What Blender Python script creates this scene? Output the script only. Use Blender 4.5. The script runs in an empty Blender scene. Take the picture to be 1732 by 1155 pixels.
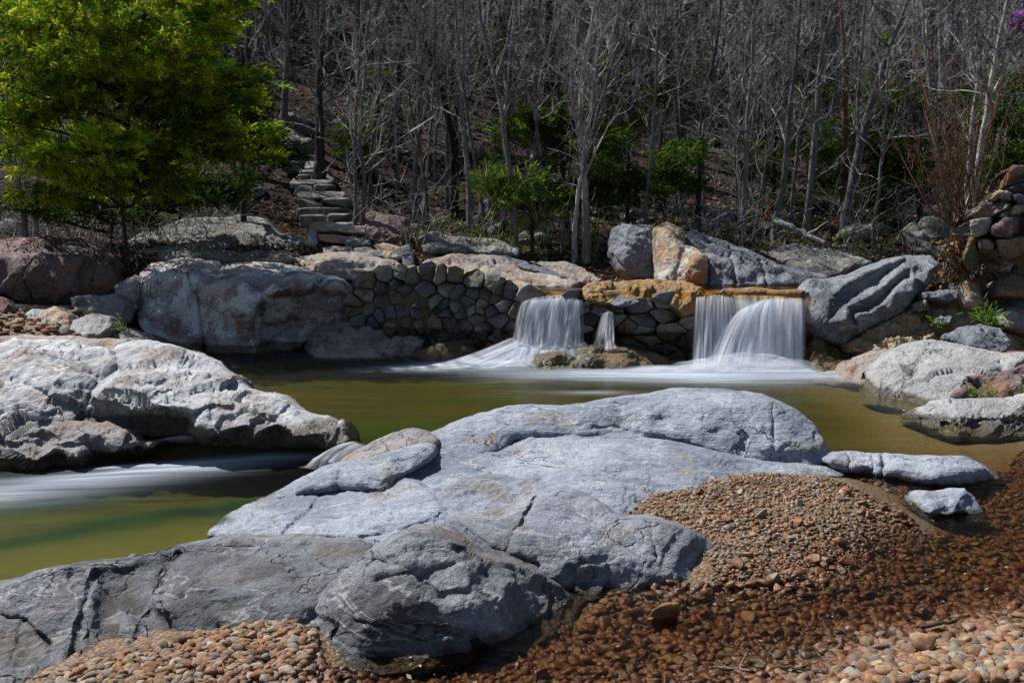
import bpy, bmesh, math, random
import numpy as np
from mathutils import Vector, Euler
from mathutils.geometry import delaunay_2d_cdt

R = math.radians
sc = bpy.context.scene
C = sc.collection
# ------------------------------------------------------------------ camera, sky, sun, exposure
H, HOR, FPX = 2.2, 390.0, 1684.0          # eye height, horizon row and focal length (photo pixels)
TILT = math.atan((577.5 - HOR) / FPX)
cam = bpy.data.cameras.new('camera'); cam.lens = 36 * FPX / 1732; cam.sensor_width = 36
cam.clip_start = 0.1; cam.clip_end = 2000
co = bpy.data.objects.new('camera', cam); C.objects.link(co)
co.location = (0, 0, H); co.rotation_euler = (math.pi / 2 - TILT, 0, 0); sc.camera = co

TOSUN = Vector((-0.52, 0.34, 0.79)).normalized()
w = bpy.data.worlds.new('World'); sc.world = w; w.use_nodes = True
wn = w.node_tree; bg = wn.nodes['Background']
sky = wn.nodes.new('ShaderNodeTexSky'); sky.sky_type = 'NISHITA'; sky.sun_disc = False
sky.sun_elevation = math.asin(TOSUN.z); sky.sun_rotation = math.atan2(TOSUN.x, TOSUN.y) % (2 * math.pi)
wn.links.new(sky.outputs[0], bg.inputs[0]); bg.inputs[1].default_value = 0.055
sl = bpy.data.lights.new('sun', 'SUN'); sl.energy = 5.0; sl.angle = R(0.5); sl.color = (1.0, 0.965, 0.92)
so = bpy.data.objects.new('sun', sl); C.objects.link(so); so.location = (0, 0, 60)
so.rotation_euler = (-TOSUN).to_track_quat('-Z', 'Y').to_euler()
sc.view_settings.view_transform = 'Standard'; sc.view_settings.look = 'None'
sc.view_settings.exposure = 0.58; sc.view_settings.gamma = 1.0
sc.cycles.max_bounces = 6; sc.cycles.transparent_max_bounces = 24; sc.cycles.diffuse_bounces = 2
sc.cycles.glossy_bounces = 2; sc.cycles.transmission_bounces = 3; sc.cycles.caustics_reflective = False
sc.cycles.caustics_refractive = False; sc.cycles.use_denoising = True

# ------------------------------------------------------------------ helpers
cT, sT = math.cos(TILT), math.sin(TILT)
def rays(u, v):
    u = np.asarray(u, float); v = np.asarray(v, float)
    cx = (u - 866) / FPX; cy = (577.5 - v) / FPX
    return np.stack([cx, cT + cy * sT, -sT + cy * cT], -1)
def tval(u, v, val):                      # val >= 3.2: forward distance; below: height of the point
    d = rays(u, v)
    return val / d[..., 1] if val >= 3.2 else (val - H) / d[..., 2]
def at(u, v, val):
    return np.array([0, 0, H]) + rays(u, v) * tval(u, v, val)

_pr = np.random.RandomState(7); _perm = _pr.permutation(256); _perm = np.concatenate([_perm, _perm])
_g = _pr.normal(size=(256, 3)); _g /= np.linalg.norm(_g, axis=1)[:, None]
def pn(p):
    p = np.asarray(p, float); i = np.floor(p).astype(int); f = p - i; i &= 255
    t = f * f * f * (f * (f * 6 - 15) + 10); out = 0
    for a in (0, 1):
        wa = t[:, 0] if a else 1 - t[:, 0]
        for b in (0, 1):
            wb = wa * (t[:, 1] if b else 1 - t[:, 1])
            for c in (0, 1):
                wc = wb * (t[:, 2] if c else 1 - t[:, 2])
                h = _perm[(_perm[(_perm[(i[:, 0] + a) & 255] + i[:, 1] + b) & 255] + i[:, 2] + c) & 255]
                out = out + wc * (_g[h] * (f - np.array([a, b, c]))).sum(1)
    return out
def fbm(p, scale, octv=4, gain=0.5, off=0.0, ridged=False):
    p = np.asarray(p, float) * scale + off; s = 0; a = 1.0
    for k in range(octv):
        n = pn(p); s = s + a * ((0.35 - np.abs(n)) if ridged else n); a *= gain; p = p * 2.03 + 17.3
    return s

def cells(p, scale, off=0.0):
    """chiselled facets: every cell of a jittered lattice tilts its own way"""
    p = np.asarray(p, float) * scale + off; i0 = np.floor(p).astype(int); bd = np.full(len(p), 1e9); out = np.zeros(len(p))
    for a in (-1, 0, 1):
        for b in (-1, 0, 1):
            for c in (-1, 0, 1):
                i = i0 + np.array([a, b, c]); h = _perm[(_perm[(_perm[i[:, 0] & 255] + i[:, 1]) & 255] + i[:, 2]) & 255]
                q = p - (i + .5 + .42 * _g[(h * 7 + 3) & 255]); d = (q * q).sum(1); k = d < bd; bd[k] = d[k]
                out[k] = ((q * _g[(h * 3 + 11) & 255]).sum(1) + .5 * _g[h, 0])[k]
    return out
def mk(name, V, F, mat=None, parent=None, smooth=True, attrs=None, origin=None, mats=None, midx=None):
    """one mesh object from a vertex array and a list of face arrays"""
    V = np.asarray(V, float)
    F = F if isinstance(F, list) else [F]
    F = [np.asarray(f, int) for f in F if len(f)]
    if origin is None: origin = np.zeros(3)
    me = bpy.data.meshes.new(name)
    me.vertices.add(len(V)); me.vertices.foreach_set('co', (V - origin).astype(np.float32).ravel())
    nl = sum(f.size for f in F); nf = sum(len(f) for f in F)
    me.loops.add(nl); me.loops.foreach_set('vertex_index', np.concatenate([f.ravel() for f in F]).astype(np.int32))
    me.polygons.add(nf); st = []; o = 0
    for f in F:
        st.append(o + np.arange(len(f)) * f.shape[1]); o += f.size
    me.polygons.foreach_set('loop_start', np.concatenate(st).astype(np.int32))
    if smooth: me.polygons.foreach_set('use_smooth', np.ones(nf, bool))
    for m in (mats or [mat]):
        if m: me.materials.append(m)
    if midx is not None: me.polygons.foreach_set('material_index', np.asarray(midx, np.int32))
    for k, a in (attrs or {}).items():
        a = np.asarray(a, np.float32)
        if a.ndim == 1:
            at_ = me.attributes.new(k, 'FLOAT', 'POINT'); at_.data.foreach_set('value', a)
        else:
            at_ = me.attributes.new(k, 'FLOAT_COLOR', 'POINT')
            if a.shape[1] == 3: a = np.concatenate([a, np.ones((len(a), 1), np.float32)], 1)
            at_.data.foreach_set('color', a.ravel())
    me.update(calc_edges=True); me.validate()
    ob = bpy.data.objects.new(name, me); C.objects.link(ob); ob.location = origin
    if parent is not None:
        ob.parent = parent; ob.location = Vector(origin) - parent.location
    return ob
def tag(o, label=None, cat=None, group=None, kind=None):
    if label: o['label'] = label
    if cat: o['category'] = cat
    if group: o['group'] = group
    if kind: o['kind'] = kind
    return o
def empty(name, loc):
    o = bpy.data.objects.new(name, None); C.objects.link(o); o.location = loc; o.empty_display_size = 0.2; return o
class Acc:
    def __init__(s): s.V = []; s.F = {}; s.n = 0; s.A = []
    def add(s, V, F, col=None):
        V = np.asarray(V, float); F = np.asarray(F, int)
        s.F.setdefault(F.shape[1], []).append(F + s.n); s.V.append(V); s.n += len(V)
        if col is not None: s.A.append(np.broadcast_to(np.asarray(col, float), (len(V), 3)))
    def build(s, name, mat, **kw):
        if s.A: kw.setdefault('attrs', {})['col'] = np.concatenate(s.A)
        return mk(name, np.concatenate(s.V), [np.concatenate(f) for f in s.F.values()], mat, **kw)

# ------------------------------------------------------------------ materials
class NT:
    def __init__(s, name):
        s.m = bpy.data.materials.new(name); s.m.use_nodes = True; s.t = s.m.node_tree; s.t.nodes.clear()
        s.out = s.t.nodes.new('ShaderNodeOutputMaterial')
    def node(s, typ, ins=None, out=0, **props):
        n = s.t.nodes.new(typ)
        for k, v in props.items(): setattr(n, k, v)
        for k, v in (ins or {}).items():
            if isinstance(v, bpy.types.NodeSocket): s.t.links.new(v, n.inputs[k])
            else:
                if isinstance(v, (tuple, list)) and len(v) == 3 and len(getattr(n.inputs[k], 'default_value', v)) == 4: v = (*v, 1)
                n.inputs[k].default_value = v
        return n.outputs[out]
    def noise(s, vec, scale, detail=4, rough=0.55, dist=0.0):
        return s.node('ShaderNodeTexNoise', {'Vector': vec, 'Scale': scale, 'Detail': detail, 'Roughness': rough, 'Distortion': dist})
    def mix(s, fac, a, b, mode='MIX'):
        return s.node('ShaderNodeMix', {0: fac, 6: a, 7: b}, 2, data_type='RGBA', blend_type=mode)
    def math(s, op, a, b=0.0, clamp=False):
        return s.node('ShaderNodeMath', {0: a, 1: b}, operation=op, use_clamp=clamp)
    def rng(s, x, a, b, c=0.0, d=1.0, smooth=True):
        return s.node('ShaderNodeMapRange', {0: x, 1: a, 2: b, 3: c, 4: d}, interpolation_type='SMOOTHSTEP' if smooth else 'LINEAR')
    def scale(s, vec, xyz, rot=(0, 0, 0)):
        return s.node('ShaderNodeMapping', {'Vector': vec, 'Scale': xyz, 'Rotation': rot})
    def attr(s, name, out='Fac'):
        n = s.t.nodes.new('ShaderNodeAttribute'); n.attribute_name = name; return n.outputs[out]
    def done(s, sh): s.t.links.new(sh, s.out.inputs[0]); return s.m

def rock_mat(name, c1, c2, dark, lichen=None, lich=0.6, rust=None, rusta=0.65, wet=None, speck=0.5, strata=(1, 1, 3), srot=(0.25, 0.2, 0),
             bump=0.9, vein=None, attr=False, crack=0.5, rough=0.85, bscale=1.0):
    n = NT(name)
    pos = n.node('ShaderNodeNewGeometry'); 
    P = n.t.nodes[-1].outputs['Position']
    big = n.noise(P, 0.9 * bscale, 6, 0.6, 0.4)
    col = n.mix(n.rng(big, 0.35, 0.65), c1, c2)
    sv = n.scale(P, strata, srot)
    st = n.noise(sv, 3.0 * bscale, 8, 0.65, 0.8)
    col = n.mix(n.rng(st, 0.5, 0.75, 0, 0.75), col, dark)
    fo = n.noise(n.scale(P, (2.2, 7, 14), srot), 2.2 * bscale, 6, 0.7, 1.2)
    fv = n.rng(fo, 0.3, 0.7, 0.72, 1.28, False); col = n.mix(1.0, col, n.node('ShaderNodeCombineColor', {0: fv, 1: fv, 2: fv}), 'MULTIPLY')
    if attr: col = n.mix(1.0, col, n.attr('col', 'Color'), 'MULTIPLY')
    if rust:
        rn = n.noise(P, 1.7 * bscale, 5, 0.6, 0.6)
        col = n.mix(n.rng(rn, rusta - 0.1, rusta + 0.06, 0, 0.8), col, rust)
    if lichen:
        l1 = n.noise(P, 2.1 * bscale, 3, 0.5); l2 = n.noise(P, 22, 4, 0.7)
        lf = n.rng(n.math('ADD', n.math('MULTIPLY', l1, 0.6), n.math('MULTIPLY', l2, 0.4)), lich - 0.06, lich + 0.02)
        col = n.mix(n.math('MULTIPLY', lf, 0.8), col, lichen)
    if vein:
        vn = n.noise(n.scale(P, (1, 1, 2.2), (0.5, 0.3, 0.4)), 1.3 * bscale, 4, 0.55, 0.7)
        vf = n.rng(n.math('ABSOLUTE', n.math('SUBTRACT', vn, 0.5)), 0.0, 0.016, 0.55, 0)
        col = n.mix(vf, col, vein)
    sp = n.noise(P, 75, 3, 0.75); sp2 = n.noise(P, 230, 2, 0.6)
    f = n.math('ADD', n.rng(sp, 0.3, 0.7, 1 - speck * 0.5, 1 + speck * 0.5, False), n.rng(sp2, 0.35, 0.65, -speck * 0.4, speck * 0.4, False))
    col = n.mix(1.0, col, n.node('ShaderNodeCombineColor', {0: f, 1: f, 2: f}), 'MULTIPLY')
    # cracks
    wv = n.node('ShaderNodeVectorMath', {0: P, 1: n.node('ShaderNodeTexNoise', {'Vector': P, 'Scale': 2.0, 'Detail': 4}, 1)}, operation='ADD')
    vo = n.node('ShaderNodeTexVoronoi', {'Vector': n.scale(wv, (1, 1, 1.6), (0.3, 0.5, 0.2)), 'Scale': 0.8 * bscale}, 0, feature='DISTANCE_TO_EDGE')
    gate = n.rng(n.noise(P, 1.1, 2), 0.45, 0.6)
    cr = n.math('MULTIPLY', n.rng(vo, 0.0, 0.014, 1, 0), gate)
    col = n.mix(n.math('MULTIPLY', cr, crack), col, (0.02, 0.018, 0.016))
    ro = rough
    if wet is not None:
        z = n.node('ShaderNodeSeparateXYZ', {0: P}, 2)
        wf = n.rng(n.math('ADD', z, n.math('MULTIPLY', n.math('SUBTRACT', n.noise(P, 4, 4), 0.5), -0.10)), wet - 0.04, wet + 0.02, 1, 0)
        col = n.mix(wf, col, n.mix(1.0, col, (0.30, 0.27, 0.22), 'MULTIPLY'))
        ro = n.rng(wf, 0, 1, rough, 0.22, False)
    hgt = n.math('ADD', n.math('MULTIPLY', n.noise(sv, 7, 8, 0.62, 0.5), 0.05), n.math('MULTIPLY', sp, 0.010))
    hgt = n.math('ADD', hgt, n.math('MULTIPLY', n.noise(P, 24, 6, 0.65), 0.022))
    hgt = n.math('SUBTRACT', hgt, n.math('MULTIPLY', cr, 0.03 * crack * 2))
    nb = n.node('ShaderNodeBump', {'Strength': bump, 'Distance': 1.0, 'Height': hgt})
    return n.done(n.node('ShaderNodeBsdfPrincipled', {'Base Color': col, 'Roughness': ro, 'Normal': nb, 'Specular IOR Level': 0.35}))

MR = {}
MR['blue'] = rock_mat('grey_gneiss', (0.172, 0.198, 0.25), (0.305, 0.338, 0.398), (0.078, 0.087, 0.105), rust=(0.25, 0.22, 0.185), rusta=0.66, wet=0.03, speck=0.75, vein=(0.45, 0.44, 0.43), strata=(0.7, 2.2, 4.5), srot=(0.2, 0.25, 0.5))
MR['front'] = rock_mat('dark_gneiss', (0.07, 0.073, 0.082), (0.215, 0.228, 0.258), (0.04, 0.038, 0.037), rust=(0.12, 0.10, 0.085), rusta=0.60, wet=0.04, speck=0.8, vein=(0.36, 0.36, 0.36), strata=(1.4, 1.2, 3), srot=(0.5, 0.5, 0.2))  # dark patina, deepened so the colour also carries shade of the front faces
MR['mid'] = rock_mat('mid_gneiss', (0.115, 0.129, 0.157), (0.25, 0.274, 0.322), (0.06, 0.062, 0.068), rust=(0.16, 0.135, 0.11), rusta=0.62, wet=0.03, speck=0.8, vein=(0.36, 0.37, 0.38), strata=(1.2, 1.5, 3.5), srot=(0.4, 0.3, 0.3))
MR['white'] = rock_mat('bleached_rock', (0.32, 0.33, 0.35), (0.46, 0.475, 0.50), (0.18, 0.18, 0.19), rust=(0.24, 0.20, 0.19), rusta=0.55, wet=0.10, speck=0.35, strata=(1, 1, 2), vein=(0.65, 0.64, 0.6))
MR['lowdark'] = rock_mat('low_dark_rock', (0.21, 0.20, 0.21), (0.30, 0.28, 0.28), (0.10, 0.09, 0.09), rust=(0.22, 0.16, 0.11), rusta=0.6, wet=-0.16, speck=0.5)
MR['block'] = rock_mat('purple_grey_block', (0.33, 0.28, 0.285), (0.46, 0.41, 0.40), (0.15, 0.115, 0.115), lichen=(0.66, 0.71, 0.68), lich=0.54, rust=(0.23, 0.13, 0.10), rusta=0.57, wet=0.15, speck=0.4)
MR['purple'] = rock_mat('purple_rhyolite', (0.12, 0.075, 0.08), (0.17, 0.125, 0.125), (0.055, 0.037, 0.037), lichen=(0.33, 0.33, 0.31), lich=0.63, rust=(0.22, 0.11, 0.07), rusta=0.58, speck=0.4)
MR['ledge'] = rock_mat('brown_ledge', (0.22, 0.19, 0.175), (0.33, 0.29, 0.26), (0.10, 0.085, 0.08), lichen=(0.38, 0.38, 0.36), lich=0.62, rust=(0.24, 0.15, 0.09), rusta=0.6, speck=0.35, strata=(0.6, 1, 5))
MR['tan'] = rock_mat('tan_block', (0.24, 0.19, 0.145), (0.33, 0.29, 0.245), (0.11, 0.095, 0.085), lichen=(0.46, 0.46, 0.43), lich=0.57, rust=(0.36, 0.21, 0.10), rusta=0.54, speck=0.45)
MR['dark'] = rock_mat('blue_black_rock', (0.085, 0.093, 0.11), (0.19, 0.207, 0.24), (0.035, 0.036, 0.04), wet=0.25, speck=0.45, strata=(2.5, 1, 2.5), srot=(0, 0.7, 0.2), vein=(0.36, 0.37, 0.38))
MR['pale'] = rock_mat('pale_striped_block', (0.27, 0.275, 0.285), (0.385, 0.39, 0.395), (0.15, 0.15, 0.155), rust=(0.34, 0.30, 0.26), rusta=0.64, wet=0.10, speck=0.4, strata=(4, 3, 0.6), srot=(0, 0.1, 0))
MR['conglo'] = rock_mat('old_lime_concrete', (0.26, 0.20, 0.125), (0.38, 0.31, 0.21), (0.11, 0.08, 0.05), rust=(0.33, 0.19, 0.07), rusta=0.56, speck=1.0, wet=0.1, bump=1.0, crack=0.0, bscale=3)
MR['ocre'] = rock_mat('ochre_wet_concrete', (0.19, 0.12, 0.05), (0.30, 0.20, 0.09), (0.06, 0.04, 0.02), rust=(0.33, 0.16, 0.03), rusta=0.56, speck=1.0, bump=1.0, crack=0.0, bscale=3, rough=0.6)
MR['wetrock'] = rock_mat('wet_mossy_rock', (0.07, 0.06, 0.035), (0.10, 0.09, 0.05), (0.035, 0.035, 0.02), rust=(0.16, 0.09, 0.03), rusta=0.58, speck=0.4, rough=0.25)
MR['hill'] = rock_mat('hillside_rock', (0.12, 0.115, 0.11), (0.18, 0.175, 0.165), (0.05, 0.047, 0.045), lichen=(0.25, 0.265, 0.245), lich=0.56, speck=0.4)
MR['wall'] = rock_mat('wall_stone', (0.20, 0.20, 0.195), (0.30, 0.285, 0.26), (0.09, 0.085, 0.08), rust=(0.22, 0.15, 0.08), rusta=0.62, wet=0.5, speck=0.4, attr=True, crack=0.0)
MR['mortar'] = rock_mat('old_mortar', (0.10, 0.085, 0.06), (0.19, 0.15, 0.10), (0.05, 0.04, 0.03), rust=(0.24, 0.16, 0.08), rusta=0.6, speck=0.8, bump=1.0, crack=0.0)
MR['ruin'] = rock_mat('ruin_stone', (0.19, 0.15, 0.125), (0.27, 0.23, 0.195), (0.09, 0.065, 0.05), rust=(0.22, 0.12, 0.065), rusta=0.55, speck=0.4)

def bark_mat(name, c1, c2, pale, amount=0.6):
    n = NT(name); tc = n.node('ShaderNodeTexCoord', out=3); oi = n.t.nodes.new('ShaderNodeObjectInfo').outputs['Random']
    col = n.mix(n.rng(n.noise(n.scale(tc, (6, 6, 1.2)), 3, 5, 0.65), 0.35, 0.65), c1, c2)
    pf = n.rng(n.noise(n.scale(tc, (1, 1, 0.6)), 2.2, 5, 0.6), amount - 0.05, amount + 0.12)
    col = n.mix(pf, col, pale)
    f = n.rng(oi, 0, 1, 0.55, 1.25, False)
    col = n.mix(1.0, col, n.node('ShaderNodeCombineColor', {0: f, 1: f, 2: f}), 'MULTIPLY')
    nb = n.node('ShaderNodeBump', {'Strength': 0.6, 'Distance': 0.03, 'Height': n.noise(n.scale(tc, (8, 8, 1.5)), 5, 5, 0.7)})
    return n.done(n.node('ShaderNodeBsdfPrincipled', {'Base Color': col, 'Roughness': 0.9, 'Normal': nb, 'Specular IOR Level': 0.2}))
MB = {'grey': bark_mat('grey_bark', (0.095, 0.088, 0.085), (0.189, 0.182, 0.178), (0.365, 0.365, 0.358)),
      'pale': bark_mat('pale_bark', (0.17, 0.165, 0.16), (0.28, 0.275, 0.27), (0.42, 0.42, 0.40), 0.5),
      'dark': bark_mat('dark_bark', (0.026, 0.024, 0.022), (0.054, 0.048, 0.044), (0.108, 0.108, 0.102), 0.66),
      'red': bark_mat('reddish_bark', (0.16, 0.085, 0.055), (0.24, 0.13, 0.085), (0.33, 0.24, 0.18), 0.62),
      'twig': bark_mat('twig_bark', (0.140, 0.130, 0.130), (0.266, 0.252, 0.249), (0.462, 0.448, 0.448), 0.52),
      'far': bark_mat('far_bark', (0.109, 0.100, 0.109), (0.167, 0.154, 0.165), (0.232, 0.217, 0.229), 0.6)}
def leaf_mat(name, trans=0.5):
    n = NT(name); col = n.attr('col', 'Color')
    d = n.node('ShaderNodeBsdfDiffuse', {0: col}); t = n.node('ShaderNodeBsdfTranslucent', {0: col})
    return n.done(n.node('ShaderNodeMixShader', {0: trans, 1: d, 2: t}))
M_leaf = leaf_mat('foliage', 0.55); M_litter = leaf_mat('dry_leaves', 0.15)
def pebble_mat():
    n = NT('river_stone'); P = n.node('ShaderNodeTexCoord', out=3); G = n.node('ShaderNodeNewGeometry'); G = n.t.nodes[-1].outputs['Position']
    col = n.attr('col', 'Color')
    v = n.rng(n.noise(G, 16, 5, 0.65, 0.5), 0.3, 0.7, 0.6, 1.35, False)
    col = n.mix(1.0, col, n.node('ShaderNodeCombineColor', {0: v, 1: v, 2: v}), 'MULTIPLY')
    sp = n.rng(n.noise(G, 120, 3, 0.7), 0.3, 0.7, 0.75, 1.25, False)
    col = n.mix(1.0, col, n.node('ShaderNodeCombineColor', {0: sp, 1: sp, 2: sp}), 'MULTIPLY')
    z = n.node('ShaderNodeSeparateXYZ', {0: G}, 2)
    wf = n.rng(n.math('ADD', z, n.math('MULTIPLY', n.noise(G, 7, 3), -0.08)), -0.025, 0.055, 1, 0)
    col = n.mix(wf, col, n.mix(1.0, col, (0.52, 0.34, 0.20), 'MULTIPLY'))
    nb = n.node('ShaderNodeBump', {'Strength': 0.5, 'Distance': 0.02, 'Height': n.noise(G, 45, 5, 0.65)})
    return n.done(n.node('ShaderNodeBsdfPrincipled', {'Base Color': col, 'Roughness': n.rng(wf, 0, 1, 0.8, 0.3, False), 'Normal': nb, 'Specular IOR Level': 0.4}))
M_peb = pebble_mat()

# ------------------------------------------------------------------ relief rocks: outline and facets in depth, closed behind
def inpoly(pts, poly):
    x, y = pts[:, 0], pts[:, 1]; inside = np.zeros(len(pts), bool); j = len(poly) - 1
    for i in range(len(poly)):
        xi, yi = poly[i]; xj, yj = poly[j]
        c = ((yi > y) != (yj > y)) & (x < (xj - xi) * (y - yi) / (yj - yi + 1e-12) + xi)
        inside ^= c; j = i
    return inside
def closed_curve(o, step, curve, jit, seed):
    n = len(o); out = []
    for i in range(n):
        p0, p1, p2, p3 = o[i - 1], o[i], o[(i + 1) % n], o[(i + 2) % n]
        k = max(1, int(np.hypot(*(p2 - p1)[:2]) / step))
        for t in np.arange(k) / k:
            if curve:
                q = 0.5 * ((2 * p1) + (-p0 + p2) * t + (2 * p0 - 5 * p1 + 4 * p2 - p3) * t * t + (-p0 + 3 * p1 - 3 * p2 + p3) * t ** 3)
                q = 0.75 * q + 0.25 * (p1 + (p2 - p1) * t)
            else: q = p1 + (p2 - p1) * t
            out.append(q)
    out = np.array(out)
    z = np.full(len(out), seed * 7.7)
    for sc_, a in ((30, 1.0), (11, 0.5)):
        q = np.stack([out[:, 0] / sc_, out[:, 1] / sc_, z], 1)
        out[:, 0] += pn(q) * jit * a * 2; out[:, 1] += pn(q + 31.7) * jit * a * 2
    return out
def cdt(pts, nb, step):
    e = [(i, (i + 1) % nb) for i in range(nb)]
    r = delaunay_2d_cdt([Vector(p) for p in pts], e, [], 1, step * 1e-3, False)
    V = np.array([(p.x, p.y) for p in r[0]]); F = np.array([f for f in r[2] if len(f) == 3], int)
    return V, F[inpoly(V[F].mean(1), np.array(pts[:nb]))]
class LinInterp:
    def __init__(s, p, w):
        p = np.round(p, 3); _, k = np.unique(p, axis=0, return_index=True); s.p = p[k]; s.w = w[k]
        r = delaunay_2d_cdt([Vector(q) for q in s.p], [], [], 0, 1e-4, True)
        s.T = []
        for f in r[2]:
            ids = [r[3][i][0] for i in f if len(r[3][i])]
            if len(ids) == 3: s.T.append(ids)
    def __call__(s, q):
        best = np.full(len(q), -1e9); val = np.zeros(len(q))
        for a, b, c in s.T:
            A, B, D = s.p[a], s.p[b], s.p[c]
            den = (B[1] - D[1]) * (A[0] - D[0]) + (D[0] - B[0]) * (A[1] - D[1])
            if abs(den) < 2: continue
            l1 = ((B[1] - D[1]) * (q[:, 0] - D[0]) + (D[0] - B[0]) * (q[:, 1] - D[1])) / den
            l2 = ((D[1] - A[1]) * (q[:, 0] - D[0]) + (A[0] - D[0]) * (q[:, 1] - D[1])) / den
            l3 = 1 - l1 - l2; m = np.minimum(np.minimum(l1, l2), l3)
            k = m > best; best[k] = m[k]
            val[k] = (l1 * s.w[a] + l2 * s.w[b] + l3 * s.w[c])[k]
        return np.clip(val, s.w.min() * 0.96, s.w.max() * 1.04)
def gblur(a, s):
    r = int(max(1, 3 * s)); k = np.exp(-0.5 * (np.arange(-r, r + 1) / s) ** 2); k /= k.sum()
    a = np.pad(a, ((r, r), (0, 0))); a = sum(k[i] * a[i:a.shape[0] - 2 * r + i] for i in range(2 * r + 1))
    a = np.pad(a, ((0, 0), (r, r))); return sum(k[i] * a[:, i:a.shape[1] - 2 * r + i] for i in range(2 * r + 1))
def segdist(q, poly):
    d = np.full(len(q), 1e9)
    for a, b in zip(poly[:-1], poly[1:]):
        a = np.array(a, float); b = np.array(b, float); ab = b - a
        t = np.clip(((q - a) @ ab) / (ab @ ab), 0, 1); d = np.minimum(d, np.hypot(*(q - a - t[:, None] * ab).T))
    return d
def vnormals(V, F):
    n = np.cross(V[F[:, 1]] - V[F[:, 0]], V[F[:, 2]] - V[F[:, 0]]); out = np.zeros_like(V)
    for i in range(3): np.add.at(out, F[:, i], n)
    return out / (np.linalg.norm(out, axis=1)[:, None] + 1e-12)
_seed = [0]
ROCKS = []
def relief(name, label, cat, mat, outline, inner=(), step=3.0, blur=6, rnd=(12, 0.12), disp=((1.4, 0.05), (5, 0.018)), cracks=(), T=1.0,
           curve=True, jit=1.2, dv=None, parent=None, group=None, strat=None, ex=.4):
    _seed[0] += 1; sd = _seed[0]
    full = lambda p: (p[0], p[1], p[2] if len(p) > 2 else dv)
    O = np.array([(p[0], p[1], 1 / tval(*full(p))) for p in map(full, outline)])
    I = np.array([(p[0], p[1], 1 / tval(*p)) for p in map(full, inner)]).reshape(-1, 3)
    cur = closed_curve(O, step, curve, jit, sd)
    poly = cur[:, :2]
    ctl = np.concatenate([closed_curve(O, 22, False, 0, sd), I])
    f = LinInterp(ctl[:, :2], ctl[:, 2])
    lo, hi = poly.min(0) - 2 * step, poly.max(0) + 2 * step
    gu, gv = np.arange(lo[0], hi[0], step), np.arange(lo[1], hi[1], step)
    U, Vv = np.meshgrid(gu, gv); q = np.stack([U.ravel(), Vv.ravel()], 1)
    wgrid = f(q).reshape(U.shape); mask = inpoly(q, poly).reshape(U.shape).astype(float)
    if blur > 0:
        s = blur / step; m = np.maximum(gblur(mask, s), 1e-4); wb = gblur(wgrid * mask, s) / m
        wgrid = np.where(m > 0.02, wb, wgrid)
    ins = q[mask.ravel() > 0.5]
    dmin = np.full(len(ins), 1e9)
    for k in range(0, len(poly), 64):
        dmin = np.minimum(dmin, np.hypot(ins[:, None, 0] - poly[None, k:k + 64, 0], ins[:, None, 1] - poly[None, k:k + 64, 1]).min(1))
    ins = ins[dmin > 0.6 * step]
    V2, F = cdt(np.concatenate([poly, ins]), len(poly), step)
    db = np.full(len(V2), 1e9)
    for k in range(0, len(poly), 64):
        db = np.minimum(db, np.hypot(V2[:, None, 0] - poly[None, k:k + 64, 0], V2[:, None, 1] - poly[None, k:k + 64, 1]).min(1))
    onb = db < 0.02 * step
    gx = np.clip((V2[:, 0] - gu[0]) / step, 0, len(gu) - 1.001); gy = np.clip((V2[:, 1] - gv[0]) / step, 0, len(gv) - 1.001)
    ix, iy = gx.astype(int), gy.astype(int); fx, fy = gx - ix, gy - iy
    wv = (wgrid[iy, ix] * (1 - fx) + wgrid[iy, ix + 1] * fx) * (1 - fy) + (wgrid[iy + 1, ix] * (1 - fx) + wgrid[iy + 1, ix + 1] * fx) * fy
    t = 1 / wv
    x = np.clip(db / rnd[0], 0, 1); t = t + rnd[1] * (1 - np.sqrt(1 - (1 - x) ** 2))
    d = rays(V2[:, 0], V2[:, 1])
    if cracks:
        zz = np.full(len(V2), sd * 3.1)
        wq = V2 + 5 * np.stack([pn(np.stack([V2[:, 0] / 22, V2[:, 1] / 22, zz], 1)), pn(np.stack([V2[:, 0] / 22, V2[:, 1] / 22, zz + 9], 1))], 1)
        for pl, wd, dp in cracks: t = t + dp * np.exp(-(segdist(wq, pl) / wd) ** 2)
    P = np.array([0, 0, H]) + d * t[:, None]
    n = vnormals(P, F)
    if (n * d).sum() > 0: F = F[:, ::-1]; n = -n
    off = np.zeros(len(P)); k = 0
    disp = tuple(disp) + (((1.6, .014, 'c'), (4.0, .006, 'c'), (13, .006, 'r'), (.8, .06, 't'), (2.4, .02, 't')) if t.mean() < 10.5 else ((.9, .20 * ex, 'c'), (2.2, .09 * ex, 'c'), (6, .015, 'r'), (.6, .16 * min(1, ex * 2), 't'), (1.8, .05, 't')))
    for e in disp:
        s_, a_ = e[0], e[1]; rg = len(e) > 2
        Q = P * (np.array(strat) if strat is not None else 1.0)
        if rg and e[2] == 'c': off += a_ * cells(Q + .12 * np.stack([pn(Q * 2.1), pn(Q * 2.1 + 9), pn(Q * 2.1 + 19)], 1), s_, sd * 5.3 + k)
        elif rg and e[2] == 't':
            x_ = fbm(Q, s_, 5, 0.5, sd * 5.3 + k) * 5; fl_ = np.floor(x_); off += a_ * (fl_ + sm(.42, .58, x_ - fl_)) / 5
        else: off += a_ * fbm(Q, s_, 4, 0.5, sd * 5.3 + k, rg)
        k += 3
    off *= .15 + .85 * sm(.015, .13, np.abs((n * d).sum(1)) / np.linalg.norm(d, axis=1))
    off *= 0.35 + 0.65 * np.clip(db / 10, 0, 1)
    P = P + n * off[:, None]
    r = max(step * 2, min(db.max(), 0.6 * T * FPX / t.mean()))
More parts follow.
